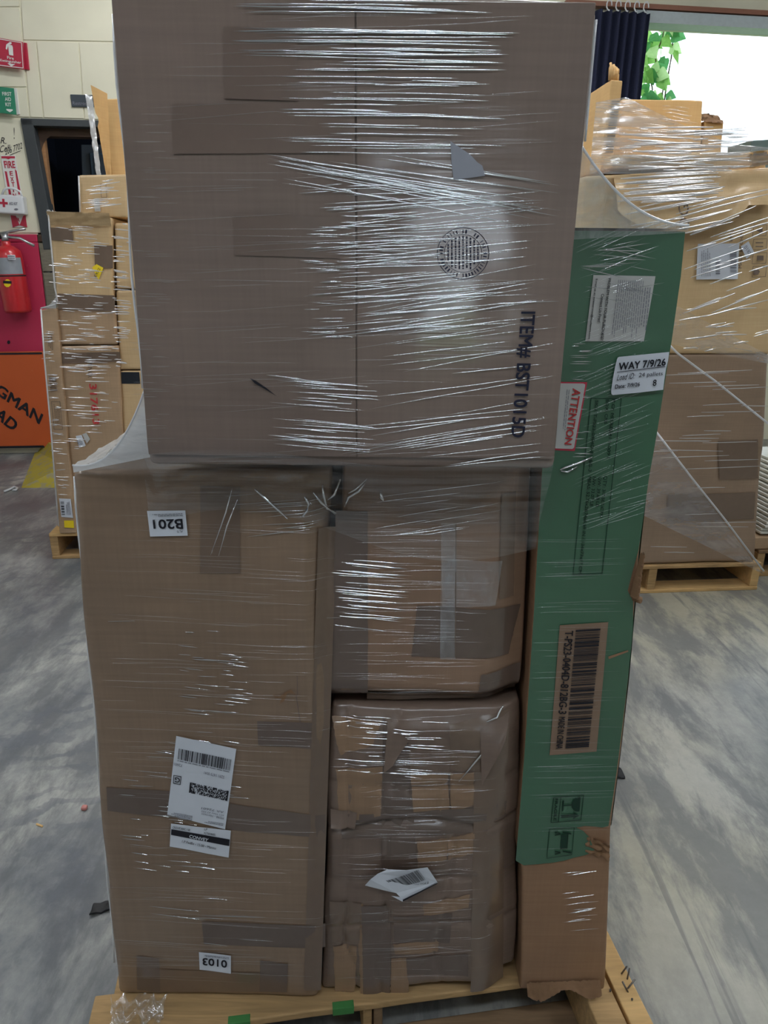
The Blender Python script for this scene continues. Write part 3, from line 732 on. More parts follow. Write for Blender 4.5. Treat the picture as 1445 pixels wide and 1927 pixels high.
tube('hose', [top + ax * 0.03 - f.u * 0.02, top - f.u * 0.1 + f.n * 0.04, p0 + ax * ln * 0.7 - f.u * 0.15, p0 + ax * ln * 0.35 - f.u * 0.13], 0.014, M['black_rubber'], t, 8)
# yellow kerb and floor bits
g0 = onz(40, 918); g1 = onz(140, 918); g2 = onz(150, 832); g3 = onz(98, 832)
kv = [g0, g1, g2 + Vector((0.3, -0.45, 0)), g3 + Vector((0, -0.3, 0))]
top_ = [g0 + Vector((0.2, 0.25, 0.09)), g1 + Vector((0.0, 0.25, 0.09)), kv[2] + Vector((0, 0, 0.1)), kv[3] + Vector((0.1, 0, 0.1))]
o = mesh('concrete_kerb', kv + top_, [(0, 1, 5, 4), (1, 2, 6, 5), (2, 3, 7, 6), (3, 0, 4, 7), (4, 5, 6, 7), (3, 2, 1, 0)], M['kerb_yellow'], smooth=False)
tag(o, 'low yellow painted concrete kerb behind the tan box tower', 'kerb')
hk = [onz(8, 925, 0.01), onz(18, 921, 0.01), onz(27, 916, 0.012), onz(32, 918, 0.012), onz(30, 922, 0.01), onz(24, 922, 0.01)]
tag(tube('plastic_hook', hk, 0.008, M['kit_white'], None, 6), 'small white plastic hook lying on floor by the kerb', 'hook')
p = onz(157, 1527)
o = mesh('bottle_cap', *rcube(0.016, 0.016, 0.012, 0.005, (2, 2, 2), lambda x, y, z: p + Vector((x - 0.008, y, z))), simple('pink_plastic', (196, 130, 124), 0.4)); tag(o, 'tiny pink plastic cap on the grey floor', 'cap')
p2 = onz(75, 1553)
o = mesh('wood_splinter', *rcube(0.022, 0.006, 0.003, 0.001, (2, 1, 1), lambda x, y, z: p2 + Vector((x - 0.011, y - x * 0.4, z))), M['wood_new']); tag(o, 'tiny pale wood splinter on the grey floor', 'splinter')
p3 = onz(192, 1727)
o = mesh('dark_scrap', *rcube(0.07, 0.03, 0.005, 0.002, (6, 4, 1), lambda x, y, z: p3 + Vector((x - 0.03, y + x * 0.4, max(0.0, z + 0.008 * nz(x * 60, y * 60) + 0.004)))), M['black_rubber']); tag(o, 'dark crumpled scrap on the floor beside the tall carton', 'scrap')
p4 = onz(1176, 1464)
o = mesh('black_wedge', *rcube(0.09, 0.05, 0.03, 0.008, (5, 3, 2), lambda x, y, z: p4 + Vector((x - 0.09, y - x * 0.2 + 0.01, z * (1.05 - x / 0.09 * 0.9) + 0.001))), M['black_rubber']); tag(o, 'black rubber wedge poking out behind the green carton', 'wedge')

# ------------------------------------------------------------------ pallets
def pallet(name, label, P, yaw, Wd, Dp, ht, mats, boards, front=0.0, n_str=3, seed=0.0, group=None, str_over=None):
    t = thing(name, label, 'pallet', (P[0], P[1], 0), group)
    bt = 0.017
    for k, (v0, v1) in enumerate(boards):
        plank('deck_board', t, P, yaw, (0, Wd), (v0, v1), (ht - bt, ht), mats[k % len(mats)], seed=seed + k * 3.3)
    for k in range(n_str):
        u = (Wd - 0.04) * k / (n_str - 1)
        plank('stringer', t, P, yaw, (u, u + 0.04), (0.004 + (str_over or 0), Dp - 0.004), (bt, ht - bt), mats[(k + 1) % len(mats)], n=(2, 8, 2), seed=seed + 20 + k)
    for k, v in enumerate((0.0, Dp / 2 - 0.05, Dp - 0.1)):
        plank('bottom_board', t, P, yaw, (0, Wd), (v, v + 0.1), (0.0, bt), mats[(k + 1) % len(mats)], seed=seed + 40 + k)
    return t
bl7 = lambda D: [(D * k / 7.0 + (0.0 if k == 0 else 0.012), D * (k + 1) / 7.0 - 0.012) for k in range(7)]
# main pallet (yawed against the load)
PY = math.radians(8.6)
A = onz(450, 1922, 0.13); U_ = Vector((math.cos(PY), math.sin(PY), 0)); V_ = Vector((-math.sin(PY), math.cos(PY), 0))
PO = A - U_ * 0.272
mp_ = thing('wooden_pallet', 'worn timber pallet with green marks under the tall wrapped load', 'pallet', (PO.x, PO.y, 0))
plank('deck_board', mp_, PO, PY, (0, 0.82), (0.0, 0.088), (0.113, 0.13), M['wood'], seed=1.1, n=(14, 3, 2))
for k in range(6):
    plank('deck_board', mp_, PO, PY, (0.03, 1.045 if k < 5 else 1.03), (0.17 + k * 0.15, 0.26 + k * 0.15), (0.113, 0.13), M['wood_new'] if k == 0 else M['wood'], seed=2.0 + k)
plank('stringer', mp_, PO, PY, (0.03, 0.07), (0.0, 1.0), (0.017, 0.113), M['wood'], n=(2, 8, 2), seed=5)
cs = onz(702, 1890, 0.113); cu_ = (cs - PO).dot(U_)
plank('stringer', mp_, PO, PY, (cu_ - 0.019, cu_ - 0.001), (0.012, 1.0), (0.017, 0.113), M['wood'], n=(2, 8, 2), seed=6)
plank('stringer', mp_, PO, PY, (cu_ + 0.001, cu_ + 0.018), (0.008, 1.0), (0.017, 0.113), M['wood_old'], n=(2, 8, 2), seed=7)
plank('stringer', mp_, PO, PY, (0.93, 0.985), (-0.16, 1.0), (0.017, 0.112), M['wood'], n=(3, 10, 2), seed=8)
plank('repair_stringer', mp_, PO, PY, (0.992, 1.035), (-0.115, 0.9), (0.012, 0.112), M['wood_new'], n=(3, 10, 2), seed=9)
for k, v in enumerate((-0.055, 0.45, 0.9)):
    plank('bottom_board', mp_, PO, PY, (0, 0.985), (v, v + 0.09), (0.0, 0.017), M['wood_old'], seed=12 + k)
for px, py in ((450, 1923), (645, 1889)):
    p = onz(px, py, 0.125); u = (p - PO).dot(U_)
    plank('green_mark', mp_, PO, PY, (u - 0.02, u + 0.02), (-0.0025, 0.012), (0.1135, 0.1312), M['green_mark'], r=0.001, seed=3)
for px, py, tl in ((1168, 1832, (0.01, 0, 0.02)), (1180, 1843, (0.004, 0.006, 0.022)), (1178, 1862, (0.02, 0.012, 0.012)), (1184, 1868, (-0.012, 0.01, 0.016)), (1148, 1866, (0, 0, 0.006)), (1189, 1882, (0, 0, 0.004))):
    p = onz(px, py, 0.112); tube('nail', [p - Vector((0, 0, 0.004)), p + Vector(tl)], 0.0018, M['steel'], mp_, 6)

# ------------------------------------------------------------------ main load
DF = Face((0, 0.90), 0.0)      # front of top carton
LF = Face((0, 0.97), 0.0)
MF = Face((0, 0.99), 0.0)
GF = Face((0, 0.99), 0.0)
# --- top carton
def d_top(u, z):
    d = 0.0025 * nz(u * 5, z * 5, 1.0) + 0.001 * nz(u * 18, z * 18, 2.0)
    d -= 0.004 * math.exp(-((z - 1.205) / 0.006) ** 2) * (0.5 + 0.5 * nz(u * 12, 3.0))
    return d
tb = thing('top_carton', 'large brown carton with a taped centre seam atop the wrapped load', 'box', (-0.04, 1.17, 1.188), 'cartons of the tall wrapped load')
tq = [(-0.303, 1.722), (0.226, 1.716), (0.225, 1.189), (-0.313, 1.189)]
Box(DF.shift(-0.004), tq, 0.52, M['card_top'], tb, disp=d_top, r=0.012, n=(24, 6, 24), uz=True, wob=0.004)
seam = -0.0365
s_in = 0.004
Box(DF, [(tq[0][0] + s_in, tq[0][1] - s_in), (seam - 0.0007, tq[0][1] - s_in), (seam - 0.0007, tq[3][1] + 0.016), (tq[3][0] + s_in, tq[3][1] + 0.016)], 0.004, M['card_top'], tb, name='flap', disp=d_top, r=0.0012, n=(20, 1, 36), uz=True)
TOP = Box(DF, [(seam + 0.0007, tq[1][1] - s_in), (tq[1][0] - s_in, tq[1][1] - s_in), (tq[2][0] - s_in, tq[2][1] + 0.016), (seam + 0.0007, tq[2][1] + 0.016)], 0.004, M['card_top'], tb, name='flap', disp=d_top, r=0.0012, n=(20, 1, 36), uz=True)
for q in ([(420, 50), (560, 55), (560, 190), (422, 186)], [(440, 402), (640, 410), (640, 486), (442, 480)], [(325, 196), (640, 192), (640, 288), (326, 290)]):
    TOP.quad('packing_tape', q, M['tape_top'], 0.0014, (10, 8))
TOP.text('ITEM# BST1015D', [(977, 586), (958, 822), (986, 823), (1007, 586)], M['ink_navy'], 0.002, 0.02, label='navy stencilled item number')
# certificate stamp
cx, cy, rr = 871, 477, 49
def ring(r0, r1, n=64):
    return [[(cx + r1 * math.cos(a), cy + r1 * math.sin(a)), (cx + r1 * math.cos(b), cy + r1 * math.sin(b)), (cx + r0 * math.cos(b), cy + r0 * math.sin(b)), (cx + r0 * math.cos(a), cy + r0 * math.sin(a))]
            for a, b in ((2 * math.pi * k / n, 2 * math.pi * (k + 1) / n) for k in range(n))]
rl = ring(rr - 1.2, rr) + ring(rr - 14, rr - 13.2)
for k in range(44):
    a = 2 * math.pi * k / 44
    if random.random() < 0.8:
        c, s_ = math.cos(a), math.sin(a); r0, r1, hw_ = rr - 11, rr - 4, random.uniform(0.5, 1.6)
        rl.append([(cx + r1 * c - hw_ * s_, cy + r1 * s_ + hw_ * c), (cx + r1 * c + hw_ * s_, cy + r1 * s_ - hw_ * c), (cx + r0 * c + hw_ * s_, cy + r0 * s_ - hw_ * c), (cx + r0 * c - hw_ * s_, cy + r0 * s_ + hw_ * c)])
for k in range(9):
    x = cx - 28 + k * 7; hh = math.sqrt(max(0, 33 ** 2 - (x - cx) ** 2)); y = cy - hh
    while y < cy + hh - 4:
        y1 = min(cy + hh, y + random.uniform(2, 7)); rl.append([(x - 1.3, y), (x + 1.3, y), (x + 1.3, y1), (x - 1.3, y1)]); y = y1 + 1.5
TOP.rects('round_stamp', rl, M['ink_navy'], 0.002, label='round navy box maker certificate stamp')
TOP.poly('paper_scrap', [(847, 266), (862, 276), (884, 291), (898, 306), (907, 312), (912, 331), (886, 335), (853, 339), (849, 305)], M['torn_paper'], 0.0022, label='torn grey paper scrap')
TOP.poly('cut', [(471, 711), (482, 716), (500, 728), (521, 745), (498, 731), (480, 721)], M['ink'], 0.0018, label='small knife cut')
# --- tall left carton
def d_left(u, z):
    d = 0.004 * nz(u * 4, z * 4, 5.0) + 0.0012 * nz(u * 16, z * 16, 6.0)
    d -= 0.02 * sm(-0.115, -0.08, u) * (0.5 + 0.5 * sm(0.5, 1.0, z))
    d -= 0.003 * math.exp(-((z - (0.945 - 0.06 * u)) / 0.004) ** 2) * sm(-0.1, -0.25, u)
    return d
lb = thing('tall_carton', 'tall brown carton with upside-down B201 and 0103 stickers', 'box', (-0.28, 1.25, 0.14), 'cartons of the tall wrapped load')
lq = [(-0.447, 1.165), (-0.074, 1.172), (-0.112, 0.1315), (-0.497, 0.1315)]
LB = Box(LF, lq, 0.62, M['card_left'], lb, disp=d_left, r=0.012, n=(40, 6, 60), uz=True, wob=0.007, seed=2.0)
def brighten(q): return q
for q, mt in (([(484, 1356), (606, 1360), (606, 1410), (486, 1402)], 'tape'), ([(200, 1482), (330, 1490), (326, 1540), (202, 1526)], 'tape'),
              ([(430, 1512), (612, 1536), (612, 1576), (425, 1560)], 'tape'), ([(380, 1732), (612, 1740), (612, 1784), (384, 1776)], 'tape'),
              ([(598, 1000), (632, 1000), (604, 1862), (572, 1862)], 'tape_mid'), ([(258, 1796), (300, 1804), (302, 1868), (258, 1862)], 'tape'), ([(490, 1806), (542, 1812), (540, 1866), (488, 1866)], 'tape'), ([(300, 1824), (488, 1830), (488, 1866), (302, 1866)], 'tape_mid'),
              ([(377, 915), (452, 915), (452, 1078), (377, 1078)], 'tape_mid')):
    LB.quad('packing_tape', q, M[mt], 0.0014, (12, 12))
lab = LB.quad('sticker', [(277, 961), (349, 960), (354, 1007), (283, 1009)], M['paper'], 0.003, (6, 6), label='white sticker printed B201')
LB.text('B201', [(344, 975), (288, 977), (290, 994), (346, 994)], M['ink'], 0.0042, 0.02, parent=lab)
LB.lines([(344, 964), (284, 966), (285, 972), (345, 970)], 2, M['ink_grey'], 0.0042, parent=lab)
LB.text('AL70', [(345, 997), (334, 997), (334, 1001), (345, 1001)], M['ink'], 0.0042, parent=lab)
lab = LB.quad('sticker', [(375, 1789), (435, 1796), (435, 1830), (376, 1823)], M['paper'], 0.003, (6, 6), label='white sticker printed 0103')
LB.text('0103', [(428, 1804), (382, 1799), (382, 1813), (428, 1818)], M['ink'], 0.0042, 0.02, parent=lab)
LB.lines([(432, 1798), (380, 1793), (380, 1797), (432, 1802)], 2, M['ink_grey'], 0.0042, parent=lab)
lab = LB.quad('shipping_label', [(332, 1384), (445, 1408), (424, 1559), (315, 1532)], M['paper'], 0.003, (10, 10), label='white upside-down shipping label')
LB.bars([(433, 1448), (334, 1427), (336, 1407), (436, 1427)], 46, M['ink'], 0.0042, parent=lab)
LB.lines([(432, 1452), (333, 1431), (333, 1428), (432, 1449)], 1, M['ink_grey'], 0.0042, parent=lab)
LB.text('72601', [(344, 1437), (328, 1434), (328, 1439), (343, 1442)], M['ink_grey'], 0.0042, parent=lab)
LB.text('5291 1473 0041', [(423, 1458), (385, 1450), (384, 1455), (422, 1464)], M['ink_grey'], 0.0042, parent=lab)
LB.frame([(327, 1457), (342, 1460), (340, 1476), (326, 1473)], 1.2, M['ink'], 0.0042, parent=lab)
LB.text('G', [(339.5, 1463), (330, 1461), (329, 1470), (338.5, 1472)], M['ink'], 0.0042, 0.01, parent=lab)
cell = []
pq = [(358, 1471), (431, 1487), (428, 1506), (356, 1490)]
pb = [pq[3], pq[2], pq[1], pq[0]]
for i in range(56):
    for j in range(12):
        if (random.random() < 0.5) or i in (0, 1, 54, 55):
            cell.append([bil(pb, i / 56, (j + 1) / 12), bil(pb, (i + 1) / 56, (j + 1) / 12), bil(pb, (i + 1) / 56, j / 12), bil(pb, i / 56, j / 12)])
LB.rects('stacked_barcode', cell, M['ink'], 0.0042, parent=lab)
for k, st in enumerate(('AR 72601', '651 Hwy 62-65S', 'M298 - Harrison')):
    y = 1524 + k * 5.5; LB.text(st, [(422, y + 1), (380, y - 7), (379, y - 3.2), (421, y + 4.8)], M['ink_grey'], 0.0042, parent=lab)
LB.lines([(420, 1552), (384, 1546), (384, 1541), (421, 1547)], 2, M['ink_grey'], 0.0042, parent=lab)
LB.lines([(362, 1543), (322, 1536), (323, 1526), (363, 1533)], 4, M['ink_grey'], 0.0042, parent=lab)
lab = LB.quad('routing_label', [(322, 1549), (435, 1561), (431, 1611), (320, 1591)], M['paper'], 0.003, (8, 6), label='white label with black CONVEY bar')
LB.rects('black_bar', [[(323, 1558.5), (433, 1576.5), (432, 1589), (322.5, 1569)]], M['ink'], 0.0042, parent=lab)
LB.text('CONVEY', [(357, 1573), (392, 1580), (394, 1574), (358, 1567)], M['paper'], 0.0052, 0.03, parent=lab)
LB.text('1.P FedEx - 15:00 - Manito', [(343, 1583), (407, 1595.5), (408, 1591), (344, 1578.5)], M['ink'], 0.0042, parent=lab)
LB.text('CKO-PC400C-14B', [(325, 1557), (358, 1562), (359, 1558), (326, 1553)], M['ink'], 0.0042, parent=lab)
LB.text('LP', [(385, 1559.5), (391, 1560), (391.5, 1556.5), (385.5, 1556)], M['ink'], 0.0042, parent=lab)
LB.text('PLT0038605', [(385, 1567), (406, 1570), (406, 1566), (385, 1563)], M['ink'], 0.0042, parent=lab)
LB.poly('tear', [(514, 1306), (526, 1310), (536, 1302), (548, 1296), (560, 1310), (553, 1304), (541, 1303), (535, 1318), (526, 1324), (531, 1312), (518, 1312)], M['card_dark'], 0.002, label='ragged tear in the board')
LB.rects('tear', [[(559, 1270), (560, 1270), (560.5, 1306), (559.5, 1306)], [(556.5, 1306), (557.8, 1306), (563, 1340), (561.8, 1340)], [(561.8, 1340), (563, 1340), (567, 1366), (566, 1366)]], M['tape'], 0.002)
# --- two crushed middle cartons
def d_m1(u, z):
    d = 0.005 * nz(u * 6, z * 6, 8.0) + 0.002 * nz(u * 17, z * 17, 9.0)
    d -= 0.03 * sm(0.15, 0.225, u) ** 1.5
    d -= 0.03 * sm(0.80, 0.765, z)
    return d
m1 = thing('crushed_carton', 'dented brown carton in the middle with a clear crinkled tape patch', 'box', (0.08, 1.25, 0.765), 'cartons of the tall wrapped load')
MB1 = Box(MF, [(-0.062, 1.186), (0.220, 1.186), (0.2325, 0.768), (-0.080, 0.768)], 0.6, M['card_mid'], m1, disp=d_m1, r=0.012, n=(44, 6, 50), uz=True, wob=0.006, seed=3.0)
def d_m2(u, z):
    d = 0.006 * nz(u * 6, z * 5, 12.0) + 0.004 * abs(nz(u * 13, z * 15, 13.0)) + 0.004 * abs(nz(u * 9 + z * 6, z * 8 - u * 5, 4))
    for zc, a in ((0.615, 0.012), (0.52, 0.015), (0.405, 0.012), (0.30, 0.010)):
        zz = zc + 0.03 * nz(u * 6, zc * 10) + 0.04 * u
        d -= a * math.exp(-abs(z - zz) / 0.006) * (0.6 + 0.5 * nz(u * 8, zc * 30))
    for uc, a in ((-0.055, 0.012), (0.01, 0.008), (0.12, 0.006)):
        uu = uc + 0.03 * nz(z * 7, uc * 30)
        d -= a * math.exp(-abs(u - uu) / 0.005) * (0.5 + 0.7 * nz(z * 6, uc * 50))
    d -= 0.035 * sm(0.17, 0.255, u) ** 1.6
    d -= 0.010 * sm(0.72, 0.755, z)
    return d + 0.004
m2 = thing('crushed_carton', 'badly crushed brown carton low in the middle with a torn relabel sticker', 'box', (0.08, 1.25, 0.14), 'cartons of the tall wrapped load')
MB2 = Box(MF, [(-0.084, 0.758), (0.2325, 0.758), (0.264, 0.165), (-0.108, 0.1315)], 0.6, M['card_taped'], m2, disp=d_m2, r=0.012, n=(70, 6, 110), uz=True, wob=0.008, seed=4.0)
for bx_, q, mt in ((MB1, [(632, 960), (692, 960), (692, 1320), (622, 1320)], 'tape'), (MB1, [(785, 1140), (985, 1150), (960, 1240), (774, 1236)], 'tape'),
                   (MB1, [(905, 1270), (985, 1262), (980, 1330), (896, 1332)], 'tape'), (MB1, [(690, 1313), (960, 1306), (955, 1332), (690, 1334)], 'tape_mid'), (MB1, [(945, 930), (975, 930), (970, 1130), (940, 1130)], 'tape_mid'),
                   (MB2, [(720, 1350), (768, 1390), (786, 1640), (718, 1640)], 'tape'), (MB2, [(640, 1530), (955, 1512), (950, 1560), (644, 1574)], 'tape'),
                   (MB2, [(845, 1360), (960, 1340), (955, 1440), (846, 1444)], 'tape_mid'), (MB2, [(892, 1440), (950, 1430), (950, 1860), (884, 1860)], 'tape_mid'),
                   (MB2, [(680, 1700), (736, 1700), (734, 1866), (684, 1866)], 'tape'), (MB2, [(764, 1800), (880, 1790), (880, 1830), (766, 1828)], 'tape'), (MB2, [(740, 1720), (850, 1712), (846, 1770), (742, 1768)], 'tape'), (MB2, [(620, 1690), (680, 1694), (676, 1770), (624, 1768)], 'tape_mid')):
    bx_.quad('packing_tape', q, M[mt], 0.0016, (16, 24), rag=0.6)
for q in ([(632, 1445), (720, 1440), (716, 1532), (640, 1546)], [(770, 1452), (842, 1450), (846, 1526), (776, 1530)], [(846, 1450), (890, 1446), (892, 1510), (848, 1526)],
          [(785, 1576), (842, 1572), (840, 1612), (786, 1616)], [(842, 1574), (892, 1562), (892, 1602), (842, 1614)], [(796, 1694), (884, 1676), (880, 1700), (798, 1722)],
          [(740, 1772), (826, 1764), (824, 1788), (744, 1792)], [(736, 1800), (764, 1798), (770, 1862), (734, 1864)], [(672, 1696), (684, 1696), (688, 1866), (678, 1866)], [(624, 1350), (716, 1360), (700, 1400), (640, 1420)], [(628, 1776), (672, 1776), (668, 1860), (630, 1860)]):
    MB2.quad('bare_patch', q, M['card_patch'], 0.0012, (12, 12), rag=1.2)
def lift(q, h0, h1):
    """loose board flap, lifted along its lower edge"""
    bq_ = [q[3], q[2], q[1], q[0]]
    def f_(a, b):
        x, y = bil(bq_, a, b); u, z = MF.uz(x, y)
        return MF.pt(u, z, MB2.disp(u, z) + h0 + (h1 - h0) * (1 - b) ** 1.5)
    grid('loose_flap', f_, 10, 10, M['card_taped'], m2)
lift([(902, 1366), (962, 1345), (948, 1384), (904, 1462)], 0.002, 0.014)
lift([(730, 1352), (770, 1388), (738, 1430), (722, 1444)], 0.002, 0.012)
lift([(622, 1516), (672, 1524), (668, 1552), (624, 1546)], 0.002, 0.012)
MB1.quad('clear_tape_patch', [(831, 1049), (946, 1057), (932, 1138), (832, 1143)], M['clear_tape'], 0.004, (14, 14), label='crinkled clear tape patch')
MB1.quad('clear_tape', [(830, 985), (859, 985), (857, 1240), (828, 1240)], M['clear_tape'], 0.003, (4, 20))
MB1.rects('flap_seam', [[(857, 985), (858.5, 985), (857, 1235), (855.5, 1235)]], M['ink_faint'], 0.005)
o = MB2.poly('relabel_sticker', [(670 + x * 0.1176, 1590 + y * 0.1176) for x, y in ((500, 245), (800, 225), (1130, 185), (1285, 430), (1300, 462), (735, 725), (560, 650), (700, 660), (640, 615), (400, 600), (145, 525), (230, 400), (350, 310))], M['paper'], 0.016, label='torn white relabel sticker with barcode')
c8 = lambda l: [(670 + x * 0.1176, 1590 + y * 0.1176) for x, y in l]
MB2.bars(c8([(640, 560), (1100, 360), (985, 200), (480, 410)]), 40, M['ink'], 0.0185, parent=o)
MB2.text('FXG Relabel', c8([(1140, 385), (800, 530), (822, 580), (1145, 445)]), M['ink'], 0.0185, parent=o)
MB2.rects('black_bar', [c8([(740, 680), (1280, 432), (1288, 455), (745, 705)])], M['ink'], 0.0185, parent=o)
# --- green carton
def d_gr(u, z): return 0.0012 * nz(u * 6, z * 3, 15.0)
gb = thing('green_carton', 'tall narrow green printed carton with bare brown foot', 'box', (0.34, 1.3, 0.14), 'cartons of the tall wrapped load')
gq = [(0.2285, 1.487), (0.3895, 1.489), (0.4365, 0.134), (0.2775, 0.134)]
GR_PX = [(1289, 440), (1281, 520), (1264, 640), (1254, 700), (1237, 810), (1221, 900), (1208, 1010), (1203, 1060), (1197, 1130), (1184, 1280), (1167, 1430), (1158, 1500), (1150, 1560), (1147, 1640), (1143, 1760), (1140, 1850)]
GL_PX = [(1048, 440), (1018, 905), (1003, 1150), (986, 1420), (974, 1600), (983, 1640), (980, 1850)]
gprof = ([GF.uz(*p) for p in GL_PX], [GF.uz(*p) for p in GR_PX])
gprof = ([(max(0.2285, u), z) for u, z in gprof[0]], gprof[1])
GB0 = Box(GF, gq, 0.72, M['card_plain'], gb, disp=d_gr, r=0.005, n=(8, 6, 60), uz=True, wob=0.002, seed=7.0, prof=gprof)
gpx = [(1047, 434)] + [(x - (1.5 if y < 1000 else 4), y - (4 if y == 440 else 0)) for x, y in GR_PX if y <= 1010] + [(1200, 1035), (1190, 1070), (1180, 1110), (1190, 1130),
       (1190, 1180), (1180, 1280), (1162, 1430), (1152, 1500), (1144, 1552), (1132, 1555), (1120, 1553), (1100, 1552), (1083, 1555), (1096, 1561), (1106, 1571), (1113, 1586), (1120, 1595),
       (1117, 1601), (1100, 1607), (1078, 1612), (1062, 1617), (1040, 1621), (1010, 1624), (985, 1626), (976, 1621), (970, 1617), (986, 1420), (1004, 1150), (1018, 905)]
g_disp = GB0.disp
GS = Surf(GF, gb, lambda u, z: 0.0)
go = GS.poly('green_cover', gpx, M['green'], 0.0028, label='green printed face with a torn lower edge')
# green side wrap (outer side face)
def gside(a, b):
    z = 0.52 + (1.483 - 0.52) * b; u = interp(gprof[1], z)
    return Vector((u + 0.0022, 0.997 + 0.7 * a, z))
grid('green_side', gside, 4, 20, M['green'], gb)
def gtop(a, b): return Vector((0.232 + 0.154 * a, 0.994 + 0.7 * b, 1.4915 + 0.002 * nz(a * 4, b * 9)))
grid('green_top', gtop, 4, 10, M['green'], gb)
# torn corrugated edge
te = []
def torn(a, b):
    x = 1180 + 28 * a + 6 * math.sin(b * 3) - 22 * a * 0 - 16 * (1 - a) * (1 - b) * 0; y = 1036 + 90 * b
    x = (1203 - 22 * b) * (1 - a) + (1208 - 8 * b) * a
    if b > 0.93: x += 6
    return GF.pt(*GF.uz(x, y), 0.006 + 0.012 * math.sin(a * 3.14) + 0.004 * nz(a * 20, b * 60))
grid('torn_edge', torn, 8, 50, M['card_dark'], gb, label='torn corrugated board edge')
def torn2(a, b):
    x = 1100 + 44 * a; y = 1572 + 30 * b + 10 * a
    return GF.pt(*GF.uz(x, y), 0.001 + 0.010 * nz(a * 5, b * 5 + 3) + 0.008 * a)
grid('torn_edge', torn2, 12, 12, M['card_dark'], gb)
def torn3(a, b):
    x = 990 + 138 * a; y = 1846 + 24 * b * (0.6 + 0.4 * math.sin(a * 9)) - 6 * a
    return GF.pt(*GF.uz(x, y), 0.004 + 0.012 * b + 0.004 * nz(a * 30, b * 6))
grid('crushed_base_edge', torn3, 40, 5, M['card_dark'], gb)
GS.rects('scrape', [[(1143, 1233), (1180, 1221), (1181, 1224), (1144, 1238)]], M['card_plain'], 0.004)
c = lambda l, ox, oy, k: [(ox + x * k, oy + y * k) for x, y in l]
lab = GS.poly('kraft_panel', [(1052, 1174), (1143, 1168), (1121, 1411), (1033, 1418)], M['kraft_label'], 0.0045, label='unprinted brown panel with barcode')
k5 = lambda l: c(l, 940, 1100, 0.2076)
GS.bars(k5([(682, 395), (588, 1470), (800, 1455), (905, 382)]), 60, M['ink'], 0.0062, parent=lab)
GS.text('T-PS23-0404D-812BG-3', k5([(586, 402), (524, 1150), (596, 1155), (660, 402)]), M['ink'], 0.0062, 0.015, parent=lab)
GS.text('MADE IN CHINA', k5([(530, 1178), (503, 1465), (562, 1468), (588, 1180)]), M['ink'], 0.0062, 0.01, parent=lab)
# printed data frame
fr = [(1110, 748), (1168, 749), (1132, 1077), (1076, 1080)]
GS.rects('printed_frame', [[fr[0], (fr[0][0] + 1.3, fr[0][1]), (fr[3][0] + 1.3, fr[3][1]), fr[3]], [(fr[1][0] - 1.3, fr[1][1]), fr[1], fr[2], (fr[2][0] - 1.3, fr[2][1])],
                           [fr[0], fr[1], (fr[1][0], fr[1][1] + 1.3), (fr[0][0], fr[0][1] + 1.3)], [(fr[3][0], fr[3][1] - 1.3), (fr[2][0], fr[2][1] - 1.3), fr[2], fr[3]]], M['ink_green'], 0.0045)
k4 = lambda l: c(l, 960, 750, 0.2215)
GS.text('QTY: 3/7 SET/CTN', k4([(780, 650), (750, 1000), (775, 1003), (818, 652)]), M['ink_green'], 0.0045, 0.01)
GS.text('GW: 39.68 LB', k4([(742, 655), (718, 910), (745, 912), (768, 657)]), M['ink_green'], 0.0045, 0.01)
GS.text('NW: 33.07 LB', k4([(695, 655), (668, 908), (696, 910), (722, 657)]), M['ink_green'], 0.0045, 0.01)
GS.text('MEAS: 52.76x28.74x6.69 IN / 134x73x17 CM', k4([(655, 655), (572, 1475), (600, 1477), (682, 657)]), M['ink_green'], 0.0045, 0.01)
GS.text('P.O: MYRE2411-0091', k4([(858, 0), (812, 495), (838, 498), (886, 2)]), M['ink_green'], 0.0045, 0.01)
GS.text('BOX: CNS', k4([(806, 2), (790, 212), (815, 214), (832, 4)]), M['ink_green'], 0.0045, 0.01)
GS.text('SKU: T-PS23-0404D-812BG-3', k4([(716, 10), (655, 612), (682, 615), (742, 12)]), M['ink_green'], 0.0045, 0.01)
# fragile pictograms
k6 = lambda l: c(l, 940, 1400, 0.2735)
q = k6([(367, 352), (576, 338), (557, 512), (348, 530)])
GS.frame(q, 1.2, M['ink_green'], 0.0045, name='fragile_symbol')
GS.rects('fragile_symbol', [k6([(417, 350), (421, 350), (402, 524), (398, 524)]), k6([(428, 376), (440, 376), (434, 450), (424, 450)]), k6([(436, 408), (490, 403), (489, 411), (436, 416)]),
                            k6([(418, 478), (505, 470), (504, 478), (418, 486)]), k6([(418, 488), (505, 484), (504, 491), (418, 496)])], M['ink_green'], 0.0045)
GS.poly('fragile_symbol', k6([(555, 352), (540, 352), (530, 365), (518, 360), (502, 375), (490, 400), (492, 425), (508, 446), (525, 452), (545, 452)]), M['ink_green'], 0.0045)
GS.poly('fragile_symbol', k6([(505, 458), (544, 480), (502, 502)]), M['ink_green'], 0.0045)
GS.text('FRAGILE', k6([(378, 362), (366, 515), (386, 517), (398, 362)]), M['ink_green'], 0.0045, 0.02)
q = k6([(338, 572), (512, 560), (495, 750), (320, 775)])
GS.frame(q, 1.0, M['ink_green'], 0.0045, name='team_lift_symbol')
GS.rects('team_lift_symbol', [k6([(420, 610), (470, 605), (462, 706), (414, 712)])], M['ink_green'], 0.0045)
for yy in (0, 130):
    GS.rects('team_lift_symbol', [k6([(430, 590 + yy), (490, 600 + yy), (488, 610 + yy), (430, 600 + yy)]), k6([(375, 590 + yy), (415, 600 + yy), (415, 608 + yy), (375, 598 + yy)]), k6([(375, 612 + yy), (415, 602 + yy), (415, 610 + yy), (375, 620 + yy)])], M['ink_green'], 0.0045)
